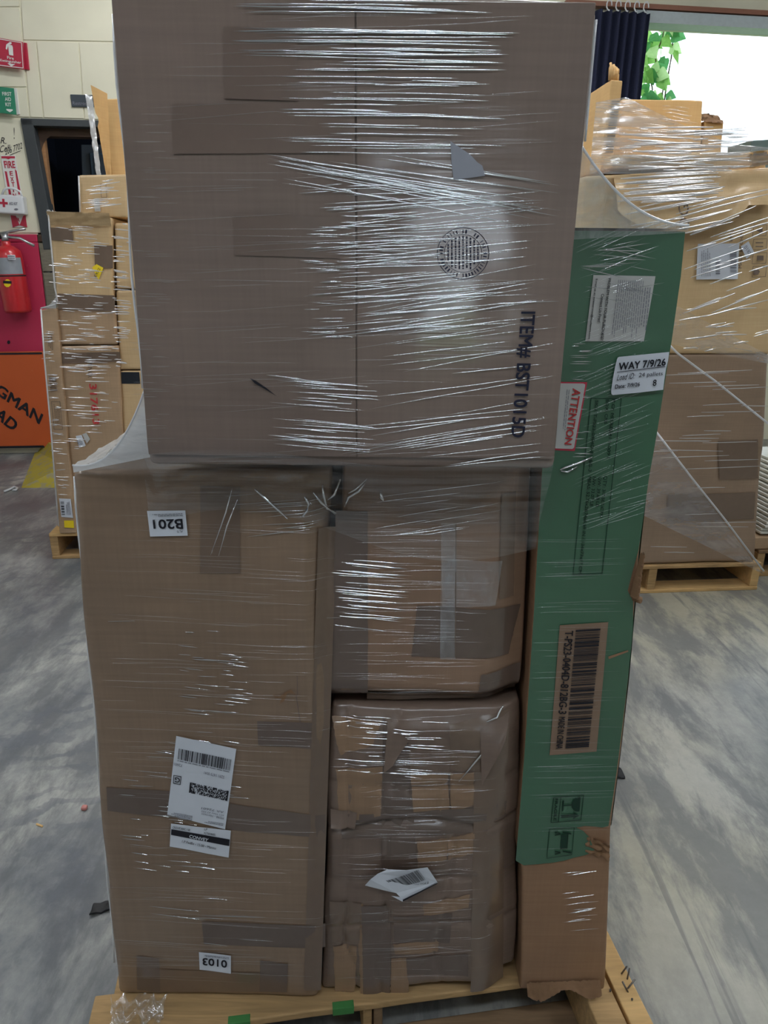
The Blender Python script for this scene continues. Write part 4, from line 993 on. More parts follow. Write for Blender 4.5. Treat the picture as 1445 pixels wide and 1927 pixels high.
# labels high on the green carton
k3 = lambda l: c(l, 1000, 420, 0.2215)
lab = GS.poly('notice_label', k3([(518, 440), (1043, 450), (945, 1000), (450, 1000)]), M['paper_grey'], 0.0045, label='grey paper notice label')
GS.text('PROBLEM WITH YOUR PURCHASE?', k3([(642, 468), (574, 988), (598, 992), (664, 468)]), M['ink'], 0.0062, 0.01, parent=lab)
GS.text('Contact Us First!', k3([(582, 598), (550, 836), (574, 840), (606, 600)]), M['ink'], 0.0062, 0.01, parent=lab)
GS.text('E-mail us at: salesservice@mudeport.com', k3([(530, 472), (468, 978), (488, 980), (552, 472)]), M['ink'], 0.0062, 0.005, parent=lab)
GS.lines(k3([(720, 480), (660, 970), (900, 975), (945, 490)]), 13, M['ink_grey'], 0.0062, 0.25, parent=lab)
GS.lines(k3([(945, 545), (895, 970), (960, 975), (1005, 545)]), 3, M['ink_grey'], 0.0062, 0.3, parent=lab)
k7 = lambda l: c(l, 1000, 700, 0.2075)
lab = GS.poly('attention_label', k7([(230, 85), (498, 88), (385, 710), (170, 700)]), M['red_label'], 0.0045, label='red and white ATTENTION label')
GS.poly('white_field', k7([(228, 97), (460, 99), (478, 108), (476, 125), (378, 675), (362, 690), (172, 684)]), M['paper_grey'], 0.0055, parent=lab)
GS.text('ATTENTION', k7([(362, 140), (287, 645), (352, 652), (438, 152)]), M['ink_red'], 0.0068, 0.02, parent=lab)
GS.lines(k7([(305, 150), (258, 620), (290, 622), (340, 155)]), 2, M['ink_grey'], 0.0068, 0.3, parent=lab)

# ------------------------------------------------------------------ stretch wrap of the main load
sw = thing('stretch_wrap', 'clear shiny stretch film wound around the tall wrapped load', 'plastic film', (0, 1.2, 0.13))
def creases(specs, mat, name):
    vs, fs = [], []
    for (srf, x0, x1, y0, y1, cnt, l0, l1, s0, s1, w0, w1, seg) in specs:
        for k in range(cnt):
            ln_ = random.uniform(l0, l1); sl = random.uniform(s0, s1)
            x = random.uniform(x0, max(x0 + 1, x1 - ln_)); y = random.uniform(y0, y1); wd = random.uniform(w0, w1)
            ph = random.uniform(0, 99)
            for i in range(seg + 1):
                t_ = i / seg; px = x + ln_ * t_; py = y + sl * ln_ * t_ + 1.3 * nz(px * 0.012, ph)
                tp = (math.sin(math.pi * min(1, max(0, t_))) ** 0.35) * (0.75 + 0.5 * abs(nz(px * 0.03, ph + 3)))
                u, z = srf.f.uz(px, py); off = srf.disp(u, z)
                for (a, b) in ((-1, 0.0), (-0.6, 0.7), (0, 1.0), (0.6, 0.7), (1, 0.0)):
                    vs.append(srf.f.pt(u, z + a * wd * tp, off + 0.0017 + (0.0 if off else 0.003) + b * wd * 0.8 * tp))
                if i:
                    n0 = len(vs) - 10
                    for q_ in range(4): fs.append((n0 + q_, n0 + 5 + q_, n0 + 6 + q_, n0 + 1 + q_))
    o = mesh(name, vs, fs, mat, sw); o['kind'] = 'stuff'; return o
T, L_, M1_, M2_, G_ = TOP, LB, MB1, MB2, GS
creases([
    (T, 430, 980, -5, 120, 22, 250, 520, 0.0, 0.03, 0.0005, 0.0012, 16),
    (T, 520, 960, 90, 300, 32, 120, 380, 0.0, 0.03, 0.0004, 0.001, 12),
    (T, 490, 1060, 285, 345, 22, 250, 520, 0.13, 0.2, 0.0003, 0.0008, 12),
    (T, 560, 1060, 350, 640, 74, 80, 340, -0.12, -0.02, 0.0003, 0.0008, 8),
    (T, 640, 1050, 560, 880, 34, 150, 360, -0.2, -0.1, 0.0003, 0.0008, 8),
    (T, 560, 680, 340, 640, 40, 25, 70, -0.1, 0.06, 0.0004, 0.0009, 4),
    (T, 500, 720, 700, 840, 34, 60, 190, 0.05, 0.11, 0.0003, 0.0008, 6),
    (T, 620, 820, 380, 560, 26, 40, 130, -0.08, 0.05, 0.0004, 0.0008, 5),
    (L_, 330, 480, 1170, 1500, 60, 15, 60, 0.03, 0.12, 0.0005, 0.001, 4),
    (L_, 220, 430, 1390, 1640, 50, 15, 60, 0.05, 0.14, 0.0005, 0.001, 4),
    (L_, 420, 640, 930, 1010, 12, 60, 160, -0.12, 0.0, 0.0004, 0.0008, 6),
    (L_, 250, 560, 1680, 1780, 7, 40, 150, 0.0, 0.12, 0.0005, 0.001, 5),
    (M1_, 625, 780, 1050, 1180, 34, 40, 130, 0.06, 0.13, 0.0004, 0.0008, 6),
    (M1_, 680, 960, 930, 1010, 10, 80, 260, -0.2, -0.1, 0.0004, 0.0008, 8),
    (M2_, 615, 860, 1350, 1460, 30, 25, 120, 0.0, 0.08, 0.0004, 0.0009, 6),
    (G_, 1068, 1115, 640, 860, 24, 14, 40, -0.03, 0.03, 0.0005, 0.0009, 3),
    (G_, 1085, 1250, 450, 560, 24, 40, 120, -0.45, 0.35, 0.0003, 0.0007, 4),
    (G_, 1050, 1135, 1630, 1750, 14, 25, 60, -0.2, -0.05, 0.0004, 0.0008, 4),
], M['crease'], 'film_creases')
creases([
    (T, 250, 1070, 20, 870, 120, 90, 300, -0.08, 0.02, 0.0004, 0.0008, 7),
    (T, 236, 340, 230, 840, 60, 20, 70, -0.02, 0.04, 0.0005, 0.0009, 4),
    (L_, 180, 640, 960, 1840, 170, 60, 260, 0.0, 0.07, 0.0004, 0.0008, 7),
    (M1_, 620, 960, 930, 1330, 90, 60, 220, -0.02, 0.04, 0.0004, 0.0008, 7),
    (M2_, 612, 955, 1350, 1840, 110, 60, 220, -0.08, 0.03, 0.0004, 0.0008, 7),
    (G_, 1070, 1240, 460, 1000, 90, 50, 130, -0.5, -0.25, 0.0004, 0.0007, 5),
    (G_, 985, 1190, 1010, 1600, 60, 60, 190, -0.04, 0.01, 0.0004, 0.0007, 5),
], M['crease_soft'], 'film_fine_creases')
# sheet bridging from the overhanging top carton to the lower fronts
def bridge(a, b):
    x = -0.335 + 0.555 * a
    ztop = 1.205 + 0.01 * math.sin(a * 7); zbot = 1.09 + 0.03 * math.sin(a * 6.2) - 0.03 * a
    z = ztop + (zbot - ztop) * b
    yt = 0.8945 + 0.06 * sm(-0.31, -0.335, x)
    e = sm(0, 1, b); y = yt + (0.957 - yt) * e ** 0.8
    y -= 0.004 * nz(a * 26 + b * 7, b * 5) * math.sin(b * 3.14)
    return Vector((x, y - 0.002, z))
grid('film_bridge', bridge, 80, 22, M['film'], sw)
# twisted folds where the film is gathered under the top carton
def fold(pts, r, off=0.012, srf=LB):
    P3 = [srf.f.pt(*srf.f.uz(x, y), srf.disp(*srf.f.uz(x, y)) + off) for x, y in pts]
    tube('film_fold', P3, [r * (0.3 + 0.7 * math.sin(math.pi * (0.12 + 0.8 * i / (len(P3) - 1)))) for i in range(len(P3))], M['crease'], sw, 6)
for pts, r in (([(482, 916), (498, 930), (520, 950), (543, 972)], 0.0022), ([(575, 930), (583, 945), (578, 958), (570, 968)], 0.0025), ([(606, 915), (608, 935), (614, 960), (632, 970)], 0.0022),
               ([(686, 912), (675, 928), (655, 940), (648, 958)], 0.0022), ([(590, 925), (604, 948), (630, 972)], 0.002), ([(716, 928), (718, 940), (722, 948)], 0.003), ([(450, 935), (430, 985), (415, 1040)], 0.0012), ([(440, 915), (428, 960), (400, 1038)], 0.0012),
               ([(640, 905), (628, 935), (615, 945)], 0.002), ([(655, 932), (668, 925), (690, 905)], 0.0016)):
    fold(pts, r)
for pts, r in (([(915, 1356), (935, 1350), (942, 1338), (948, 1330)], 0.002), ([(862, 1462), (890, 1430), (912, 1402), (922, 1398)], 0.0018)):
    fold(pts, r, 0.004, MB2)
fold([(1052, 882), (1060, 878), (1090, 868), (1112, 858)], 0.0018, 0.006, GS)
fold([(1054, 884), (1066, 886), (1084, 876)], 0.0018, 0.006, GS)
fold([(205, 1168), (640, 1172)], 0.0008, 0.002, LB)
# whitened web from the top carton down to the tall carton's corner
def webl(a, b):
    u = a ** 0.75
    x = -0.3135 + (-0.441 + 0.3135) * a; z = 1.285 - (1.285 - 1.170) * (1 - (1 - a) ** 2.3)
    y = 0.945 + 0.55 * b + (0.03 * a) * (1 - b)
    return Vector((x, y, z + 0.004 * nz(a * 14, b * 20) + 0.003 * nz(a * 40, b * 6)))
grid('film_web', webl, 40, 40, M['film_web'], sw)
for k in range(13):
    b_ = 0.02 + 0.032 * k; a0 = 0.12 + 0.1 * random.random(); a1 = 0.5 + 0.4 * random.random()
    tube('film_fold', [webl(a0 + (a1 - a0) * i / 8, b_ + 0.02 * math.sin(i * 1.1 + k)) + Vector((0, -0.001, 0.0025)) for i in range(9)], [0.0006 + 0.002 * math.sin(math.pi * (i + 0.5) / 9) for i in range(9)], M['crease'], sw, 6)
def webl2(a, b):
    x = -0.3135 + (-0.440 + 0.3135) * a; zt = 1.285 - (1.285 - 1.170) * (1 - (1 - a) ** 2.3)
    zb = 1.160 + 0.035 * (1 - a)
    z = zt + (zb - zt) * b
    return Vector((x, 0.925 + 0.042 * max(a, b * a), z + 0.001))
grid('film_web_front', webl2, 30, 12, M['film_web'], sw)
# web from the top carton over to the green carton
def webr_z(a): return 1.585 - (1.585 - 1.4945) * (1 - (1 - a) ** 2.1)
def webr(a, b):
    return Vector((0.229 + (0.389 - 0.229) * a, 0.955 + 0.035 * a + 0.45 * b, webr_z(a) + 0.002 * nz(a * 9, b * 12)))
grid('film_web', webr, 40, 30, M['film_side'], sw)
def webr2(a, b):
    zt = webr_z(a); zb = 1.487 - 0.012 * (1 - a)
    return Vector((0.227 + (0.389 - 0.227) * a, 0.953 + 0.034 * a, zt + (zb - zt) * b))
grid('film_web_front', webr2, 40, 14, M['film_side'], sw)
tube('rolled_edge', [Vector((0.229 + 0.16 * k / 24, 0.953 + 0.034 * k / 24, webr_z(k / 24) + 0.001)) for k in range(25)], 0.0016, M['film_edge'], sw, 6)
tube('rolled_edge', [Vector((-0.3135 - 0.1275 * k / 24, 0.925 + 0.045 * k / 24, 1.286 - 0.115 * (1 - (1 - k / 24) ** 2.3))) for k in range(25)], 0.0016, M['film_edge'], sw, 6)
tube('rolled_edge', [Vector((-0.3035 - 0.010 * k / 12 - 0.002 * math.sin(k), 0.915, 1.70 - 0.41 * k / 12)) for k in range(13)], 0.0016, M['film_edge'], sw, 6)
tube('rolled_edge', [Vector((-0.448 - 0.049 * k / 20 - 0.0015 * math.sin(k * 1.3), 0.985, 1.15 - 0.95 * k / 20)) for k in range(21)], 0.0016, M['film_edge'], sw, 6)
tube('rolled_edge', [Vector((0.2275, 0.915, 1.70 - 0.12 * k / 8)) for k in range(9)], 0.0014, M['film_edge'], sw, 6)
# crumpled tail at the foot of the tall carton
def tail(a, b):
    k = abs(nz(a * 4, b * 2.5)); k2_ = abs(nz(a * 6 + 3, b * 5))
    x = -0.497 + 0.105 * a * (1 - 0.25 * b) + 0.02 * b; z = 0.160 - 0.085 * b * (0.8 + 0.5 * nz(a * 4, 2.2)) + 0.02 * k2_
    y = 0.957 - 0.03 * math.sin(b * 2.6) - 0.035 * k - 0.015 * k2_
    return Vector((x, min(y, 0.962), z))
grid('film_tail', tail, 36, 28, M['film_crumple'], sw)
# pallet tag stuck on the film
k2 = lambda l: c(l, 1145, 400, 0.2076)
TG = Surf(GF.shift(0.006), sw)
lab = TG.poly('pallet_tag', k2([(95, 1306), (300, 1286), (545, 1262), (535, 1340), (515, 1420), (500, 1520), (490, 1604), (250, 1632), (34, 1652), (22, 1640), (20, 1610), (36, 1500), (55, 1400), (72, 1330), (80, 1312)]), M['paper'], 0.002, label='white pallet tag dated 7/9/26')
TG.text('WAY 7/9/26', k2([(82, 1428), (508, 1385), (512, 1318), (88, 1358)]), M['ink'], 0.0035, 0.025, parent=lab)
TG.rects('underline', [k2([(70, 1441), (505, 1390), (505, 1396), (70, 1447)])], M['ink'], 0.0035, parent=lab)
TG.text('Load ID:', k2([(66, 1520), (228, 1502), (238, 1448), (74, 1466)]), M['ink'], 0.0035, 0.0, 0.25, parent=lab)
TG.text('24 pallets', k2([(264, 1502), (480, 1482), (486, 1436), (270, 1450)]), M['ink'], 0.0035, 0.0, parent=lab)
TG.text('Date: 7/9/26', k2([(50, 1594), (274, 1570), (278, 1534), (54, 1556)]), M['ink'], 0.0035, 0.015, parent=lab)
TG.text('8', k2([(392, 1570), (424, 1566), (428, 1508), (396, 1512)]), M['ink'], 0.0035, 0.015, parent=lab)

# ------------------------------------------------------------------ pallet load on the left, in the background
LY = math.radians(6.0)
LP = onz(110, 1052); LP = Vector((LP.x, LP.y, 0))
BL_ = Face(LP, LY).shift(-0.01)
pallet('wooden_pallet', 'orange-toned timber pallet under the tan box tower', LP - Vector((math.cos(LY), math.sin(LY), 0)) * 0.03, LY, 1.02, 1.0, 0.14, [M['wood_new'], M['wood']], bl7(1.0), seed=50)
GL = 'cartons of the tan box tower'
def bgbox(nm, label, f, q, depth, mat, grp, amp=0.006, r=0.012, n=(10, 4, 10), seed=0.0, zfloor=None, wob=0.01):
    qz = [f.uz(*p) for p in q]
    cu_ = sum(p[0] for p in qz) / 4; zb = min(qz[2][1], qz[3][1])
    if zfloor is not None: qz[2] = (qz[2][0], zfloor); qz[3] = (qz[3][0], zfloor); zb = zfloor
    bp = f.pt(cu_, zb, -depth / 2)
    t_ = thing(nm, label, 'box', bp, grp)
    return Box(f, qz, depth, mat, t_, disp=lambda u, z: amp * nz(u * 5 + seed, z * 5, seed), r=r, n=n, uz=True, wob=wob, seed=seed)
def top_z(f, px, py): return f.uz(px, py)[1]
zA = top_z(BL_, 165, 650); zB = top_z(BL_, 165, 574); zC = top_z(BL_, 165, 415)
BC = bgbox('narrow_carton', 'narrow upright carton with printed column at the near corner of the tan tower', BL_.shift(0.02), [(76, 583), (106, 580), (144, 1003), (112, 1003)], 0.5, M['card_grey'], GL, 0.004, 0.006, (4, 3, 16), 21, 0.142, 0.004)
BB = bgbox('brown_carton', 'carton stencilled ITEM NO. at the foot of the tan tower', BL_, [(110, 652), (222, 650), (242, 1003), (145, 1003)], 0.43, M['card_grey'], GL, 0.006, 0.01, (10, 4, 14), 22, 0.142, 0.004)
BA2 = bgbox('brown_carton', 'flat carton with a dark tape band in the middle of the tan tower', BL_, [(108, 578), (214, 574), (221, 650), (113, 652)], 0.43, M['card_grey'], GL, 0.005, 0.01, (8, 4, 6), 23, zA + 0.003, 0.004)
BA = bgbox('brown_carton', 'carton with yellow sticker in the upper tan tower', BL_, [(93, 408), (210, 410), (214, 574), (107, 578)], 0.43, M['card_tan'], GL, 0.008, 0.012, (10, 4, 10), 24, zB + 0.003, 0.006)
zT = top_z(BL_, 165, 409)
BE = bgbox('small_carton', 'small tan carton topping the tower before the doorway', BL_.shift(-0.03), [(147, 330), (238, 328), (241, 405), (150, 405)], 0.4, M['card_tan'], GL, 0.004, 0.008, (6, 3, 6), 25, zT + 0.004, 0.004)
fD = BL_.shift(-0.02)
zD3 = top_z(fD, 240, 697); zD2 = top_z(fD, 240, 545)
bgbox('brown_carton', 'carton banded with black tape behind the edge of the tall load', fD, [(226, 698), (330, 698), (345, 1003), (244, 1003)], 0.41, M['card_tan'], GL, 0.005, 0.01, (6, 3, 8), 26, 0.142, 0.003).quad('black_tape', [(228, 700), (262, 700), (264, 722), (229, 722)], M['tape_black'], 0.002, (4, 4))
bgbox('brown_carton', 'half hidden carton between tan tower and tall load', fD, [(218, 546), (320, 546), (330, 696), (225, 696)], 0.41, M['card_tan'], GL, 0.005, 0.01, (6, 3, 6), 27, zD3 + 0.003, 0.003)
bgbox('brown_carton', 'half hidden upper carton between tan tower and tall load', fD, [(214, 420), (310, 420), (320, 544), (219, 544)], 0.41, M['card_tan'], GL, 0.005, 0.01, (6, 3, 6), 28, zD2 + 0.003, 0.003)
# tall open carton behind
fE = BL_.shift(-0.46)
BT = bgbox('open_carton', 'tall narrow open carton with torn top flap behind the tower', fE, [(196, 186), (300, 184), (300, 420), (208, 420)], 0.05, M['card_tan_bare'], GL, 0.004, 0.006, (6, 2, 12), 29, 0.142, 0.004)
def tf(a, b):
    q = [(200, 330), (206, 330), (203, 175), (186, 172)]
    x, y = bil([(202, 332), (212, 332), (204, 178), (184, 171)], a, b)
    if b > 0.55 and a < 0.3 and b < 0.66: x += 3
    return fE.pt(*fE.uz(x, y), 0.02 + 0.10 * (1 - a) * b + 0.006 * nz(a * 8, b * 10))
grid('flap', tf, 6, 20, M['card_tan_bare'], BT.parent)
def tf2(a, b):
    x, y = bil([(193, 340), (201, 340), (185, 190), (172, 186)], a, b)
    return fE.pt(*fE.uz(x, y), 0.10 + 0.02 * nz(a * 8, b * 14))
swl = thing('stretch_wrap', 'clear stretch film around the tan box tower', 'plastic film', BL_.pt(0.3, 0.15))
grid('film_strip', tf2, 4, 24, M['film_web'], swl)
for po, xy in ((0.03, [(91, 398), (93, 430), (98, 480), (103, 540), (108, 566), (104, 573), (77, 580)]), (0.045, [(77, 582), (84, 680), (95, 800), (110, 990)]), (-0.02, [(148, 331), (151, 403)])):
    tube('rolled_edge', [BL_.pt(*BL_.shift(po).uz(x, y), po) for x, y in xy], 0.0035, M['film_edge'], swl, 6)
grid('film_web', lambda a, b: BL_.pt(*BL_.uz(77 + 32 * a, 580 - 22 * a ** 2.2 * b), 0.025), 12, 8, M['film_web'], swl)
grid('film_web', lambda a, b: BL_.pt(*BL_.uz(91 + 18 * a, 405 - (10 - 4 * a) * b + 4 * nz(a * 9, b * 3)), 0.02), 10, 6, M['film_web'], swl)
def bgstreaks(srf, specs, par, name='film_creases', off=0.006, mat='crease_bg'):
    vs, fs = [], []
    for (x0, x1, y0, y1, cnt, l0, l1, s0, s1, wd) in specs:
        for k in range(cnt):
            ln_ = random.uniform(l0, l1); sl = random.uniform(s0, s1); x = random.uniform(x0, max(x0 + 1, x1 - ln_)); y = random.uniform(y0, y1); n_ = 5
            for i in range(n_ + 1):
                t_ = i / n_; tp = math.sin(math.pi * (0.06 + 0.88 * t_)) ** 0.5
                u, z = srf.uz(x + ln_ * t_, y + sl * ln_ * t_ + random.uniform(-0.25, 0.25))
                for a, b in ((-1, 0), (-0.5, 0.8), (0.5, 0.8), (1, 0)):
                    vs.append(srf.pt(u, z + a * wd * tp, off + b * wd * tp))
                if i:
                    n0 = len(vs) - 8
                    for q_ in range(3): fs.append((n0 + q_, n0 + 4 + q_, n0 + 5 + q_, n0 + 1 + q_))
    o = mesh(name, vs, fs, M[mat], par); o['kind'] = 'stuff'; return o
bgstreaks(BL_, [(95, 212, 425, 575, 60, 8, 40, 0.0, 0.12, 0.002), (108, 220, 575, 660, 40, 8, 40, -0.05, 0.1, 0.002), (115, 225, 660, 850, 60, 8, 44, -0.03, 0.1, 0.002),
                (82, 108, 600, 680, 14, 8, 22, -0.1, 0.15, 0.002), (90, 116, 680, 760, 14, 8, 22, -0.1, 0.15, 0.002), (98, 124, 760, 850, 14, 8, 22, -0.1, 0.15, 0.002), (108, 134, 850, 930, 10, 8, 20, -0.1, 0.15, 0.002), (150, 232, 340, 400, 20, 10, 50, -0.2, 0.1, 0.0025), (212, 250, 420, 700, 50, 8, 30, 0.0, 0.12, 0.003)], swl, off=0.03)
BA.quad('sticker', [(174, 503), (182, 497), (195, 504), (186, 527)], M['paper_yellow'], 0.006, (3, 3), label='yellow sticker printed EXP2')
BA.text('EXP2', [(182, 522), (190, 506), (186, 503), (178, 519)], M['ink'], 0.009)
BA.quad('packing_tape', [(94, 428), (136, 430), (138, 454), (97, 452)], M['tape_mid'], 0.005, (4, 4))
BA.quad('packing_tape', [(177, 462), (212, 462), (213, 505), (179, 505)], M['tape_mid'], 0.005, (4, 4))
BA2.quad('packing_tape', [(109, 552), (216, 556), (217, 586), (110, 582)], M['tape_mid'], 0.006, (6, 4))
def bflap(a, b):
    x, y = bil([(95, 424), (211, 426), (210, 402), (93, 399)], a, b)
    return BL_.pt(*BL_.uz(x, y), 0.012 + 0.03 * b + 0.012 * nz(a * 9, b * 5))
grid('flap', bflap, 20, 6, M['card_tan'], BA.parent)
BB.text('ITEM NO.', [(165, 663), (166, 711), (174, 711), (174, 663)], M['ink_faint'], 0.006, 0.02)
BB.text('317613', [(168, 722), (175, 798), (188, 798), (182, 722)], M['ink_red'], 0.006, 0.02)
BB.quad('packing_tape', [(116, 664), (226, 662), (228, 680), (118, 684)], M['tape_mid'], 0.005, (6, 3))
BB.quad('sticker', [(143, 820), (154, 818), (162, 838), (150, 842)], M['paper'], 0.006, (3, 3))
BB.quad('sticker', [(155, 817), (163, 814), (170, 826), (164, 834)], M['paper_grey'], 0.006, (3, 3))
BB.text('R101', [(148, 838), (157, 836), (154, 826), (146, 828)], M['ink'], 0.008)
BC.quad('sticker', [(112, 937), (134, 938), (138, 974), (116, 972)], M['paper'], 0.006, (3, 3))
BC.bars([(117, 968), (115, 941), (121, 941), (123, 968)], 10, M['ink'], 0.008)
BC.lines([(126, 968), (124, 942), (132, 942), (135, 968)], 4, M['ink_grey'], 0.008)
BC.quad('sticker', [(121, 979), (139, 979), (140, 993), (122, 992)], M['paper_yellow'], 0.006, (3, 3))
BC.bars([(95, 735), (93, 708), (106, 708), (109, 735)], 7, M['ink_faint'], 0.006)
BC.lines([(92, 650), (90, 625), (99, 625), (101, 660)], 3, M['ink_faint'], 0.006, 0.5)
BC.frame([(97, 755), (114, 755), (119, 808), (102, 808)], 1.0, M['ink_faint'], 0.006)
BC.lines([(105, 800), (101, 760), (112, 760), (116, 800)], 4, M['ink_faint'], 0.006, 0.4)
BE.quad('clear_label', [(176, 374), (187, 374), (190, 398), (179, 398)], M['paper_grey'], 0.004, (2, 3))
BE.frame([(189, 346), (200, 346), (202, 372), (191, 372)], 0.8, M['ink_faint'], 0.004)

# ------------------------------------------------------------------ pallet load on the right, in the background
RYW = math.radians(5.6)
RP = onz(1205, 1117); RP = Vector((RP.x, RP.y, 0))
UR_ = Vector((math.cos(RYW), math.sin(RYW), 0))
pallet('wooden_pallet', 'pale timber pallet under the wrapped load by the window', RP - UR_ * 0.48, RYW, 1.06, 1.0, 0.14, [M['wood'], M['wood_new']], bl7(1.0), seed=70)
BR_ = Face(RP, RYW).shift(-0.015)
GR = 'cartons of the wrapped load by the window'
zR1 = top_z(BR_, 1330, 668)
R1 = bgbox('brown_carton', 'big brown carton low on the pallet by the window', BR_, [(1075, 668), (1448, 665), (1420, 1066), (1110, 1080)], 0.75, M['card_shaded'], GR, 0.012, 0.015, (16, 4, 16), 31, 0.142, 0.008)
zR2 = top_z(BR_, 1330, 325)
R2 = bgbox('brown_carton', 'printed carton with white shipping label by the window', BR_, [(1100, 330), (1472, 314), (1452, 664), (1080, 664)], 0.7, M['card_tan'], GR, 0.010, 0.012, (16, 4, 16), 32, zR1 + 0.004, 0.006)
zR3 = top_z(BR_, 1330, 292)
R3 = bgbox('brown_carton', 'shallow open carton atop the load by the window', BR_.shift(-0.02), [(1150, 292), (1440, 284), (1446, 312), (1150, 318)], 0.5, M['card_tan'], GR, 0.01, 0.012, (12, 4, 4), 33, zR2 + 0.012, 0.008)
# hanging flap catching the light
def rfl(a, b):
    ybot = 398 + 46 * math.sin(min(1, a * 1.25) * math.pi) ** 0.7 - 12 * a
    x = 1152 + 300 * a; yt = 331 - 12 * a; y = yt + (ybot - yt) * b
    return BR_.pt(*BR_.uz(x, y), 0.012 + 0.045 * b + 0.01 * nz(a * 7, b * 4))
grid('flap', rfl, 30, 10, M['card_tan'], R2.parent)
def rfl2(a, b):
    x, y = bil([(1405, 318), (1445, 310), (1445, 284), (1395, 290)], a, b)
    return BR_.pt(*BR_.uz(x, y), 0.02 + 0.03 * b + 0.03 * nz(a * 6, b * 6))
grid('flap', rfl2, 10, 8, M['card_tan_bare'], R3.parent)
# tall thin box seen edge-on
fN = BR_.shift(-0.10)
RT_ = bgbox('upright_carton', 'upright thin carton with frayed top by the navy curtain', fN, [(1150, 150), (1172, 152), (1150, 328), (1128, 328)], 0.5, M['card_tan_bare'], GR, 0.004, 0.004, (3, 6, 14), 34, zR2 + 0.01, 0.004)
for k in range(7):
    p = fN.pt(*fN.uz(1149 + k * 3.2, 150), -0.01 - 0.004 * k)
    tube('frayed_liner', [p, p + Vector((0.006 * math.sin(k * 2), 0, 0.03 + 0.012 * math.cos(k * 1.7))), p + Vector((0.012 * math.sin(k * 2), 0.01, 0.045 + 0.015 * math.cos(k * 2.3)))], [0.006, 0.008, 0.005], M['card_tan_bare'], RT_.parent, 6)
RT_.rects('corrugated_strip', [[(1150 - (y - 190) * 0.12, y), (1165 - (y - 190) * 0.12, y), (1165 - (y - 190) * 0.12, y + 2.2), (1150 - (y - 190) * 0.12, y + 2.2)] for y in range(190, 290, 5)], M['steel'], 0.003)
fW = BR_.shift(-0.55)
bgbox('panel_carton', 'broad tan carton standing in front of the bright window', fW, [(1172, 184), (1323, 189), (1322, 300), (1165, 300)], 0.12, M['card_tan_bare'], GR, 0.006, 0.006, (10, 2, 6), 35, zR2 + 0.012, 0.006)
RTn = bgbox('torn_carton', 'torn reddish-brown carton stub beside the broad tan carton', fW.shift(-0.02), [(1325, 226), (1362, 230), (1358, 300), (1322, 300)], 0.2, M['card_tan_bare'], GR, 0.008, 0.006, (6, 3, 6), 36, zR2 + 0.012, 0.006)
def rtorn(a, b):
    x, y = bil([(1322, 228), (1364, 232), (1366, 212), (1324, 206)], a, b)
    return fW.pt(*fW.uz(x, y + 3 * nz(a * 12, 1.1) * b), -0.02 + 0.015 - 0.06 * b + 0.03 * nz(a * 9, b * 5))
grid('torn_flap', rtorn, 16, 6, M['card_dark'], RTn.parent)
o = bgbox('grey_carton', 'small dark grey-green carton at the far top by the window', fW, [(1413, 264), (1470, 262), (1470, 330), (1412, 330)], 0.2, simple('grey_green_board', (96, 112, 108), 0.7), GR, 0.002, 0.004, (4, 2, 4), 37, zR2 + 0.01, 0.003)
# print and labels
R2.text('DOG', [(1258, 500), (1262, 384), (1283, 384), (1280, 500)][::1], M['ink_grey'], 0.008, 0.02) if False else None
R2.text('DOG', [(1280, 500), (1283, 386), (1264, 386), (1260, 500)], M['ink_grey'], 0.112, 0.0) if False else None
for ch, y in (('G', 386), ('O', 412), ('D', 438)):
    R2.text(ch, [(1282, y + 22), (1282, y), (1263, y), (1263, y + 22)], M['ink_faint'], 0.06 if y < 430 else 0.012, 0.0)
lab = R2.quad('shipping_label', [(1311, 459), (1389, 458), (1386, 525), (1308, 526)], M['paper'], 0.010, (6, 6), label='white shipping label')
R2.bars([(1352, 516), (1352, 486), (1344, 486), (1344, 516)], 10, M['ink_grey'], 0.014, parent=lab)
R2.bars([(1383, 512), (1383, 472), (1371, 472), (1371, 512)], 14, M['ink_grey'], 0.014, parent=lab)
R2.lines([(1335, 520), (1335, 465), (1316, 465), (1316, 520)], 5, M['ink_grey'], 0.014, 0.25, parent=lab)
lab = R2.quad('sticker', [(1391, 464), (1405, 454), (1416, 475), (1402, 487)], M['paper'], 0.012, (3, 3), label='small white tag 0182')
R2.text('0182', [(1396, 466), (1406, 481), (1410, 476), (1401, 461)], M['ink_grey'], 0.015, parent=lab)
for y0 in (424, 450, 476, 501):
    R2.frame([(1415, y0), (1441, y0 - 1), (1439, y0 + 20), (1413, y0 + 21)], 0.9, M['ink_faint'], 0.008, name='handling_symbol')
R2.poly('handling_symbol', [(1420, 434), (1432, 429), (1432, 440)], M['ink_faint'], 0.009)
R2.rects('handling_symbol', [[(1419, 456), (1433, 456), (1433, 458), (1419, 458)], [(1419, 463), (1433, 463), (1433, 465), (1419, 465)], [(1422, 481), (1434, 481), (1434, 490), (1422, 490)]], M['ink_faint'], 0.009)
R2.poly('handling_symbol', [(1416, 507), (1425, 507), (1428, 511), (1425, 517), (1416, 517)], M['ink_faint'], 0.009)
R2.text('MADE IN CHINA', [(1394, 505), (1397, 428), (1391, 428), (1388, 505)], M['ink_faint'], 0.008, 0.02)
R2.text('VINYL', [(1377, 456), (1379, 432), (1373, 432), (1371, 456)], M['ink_faint'], 0.008, 0.02)
R1.quad('packing_tape', [(1255, 930), (1420, 926), (1418, 976), (1252, 980)], M['tape_mid'], 0.006, (8, 4))
R1.quad('packing_tape', [(1350, 830), (1424, 826), (1426, 900), (1352, 902)], M['tape_mid'], 0.006, (6, 5))
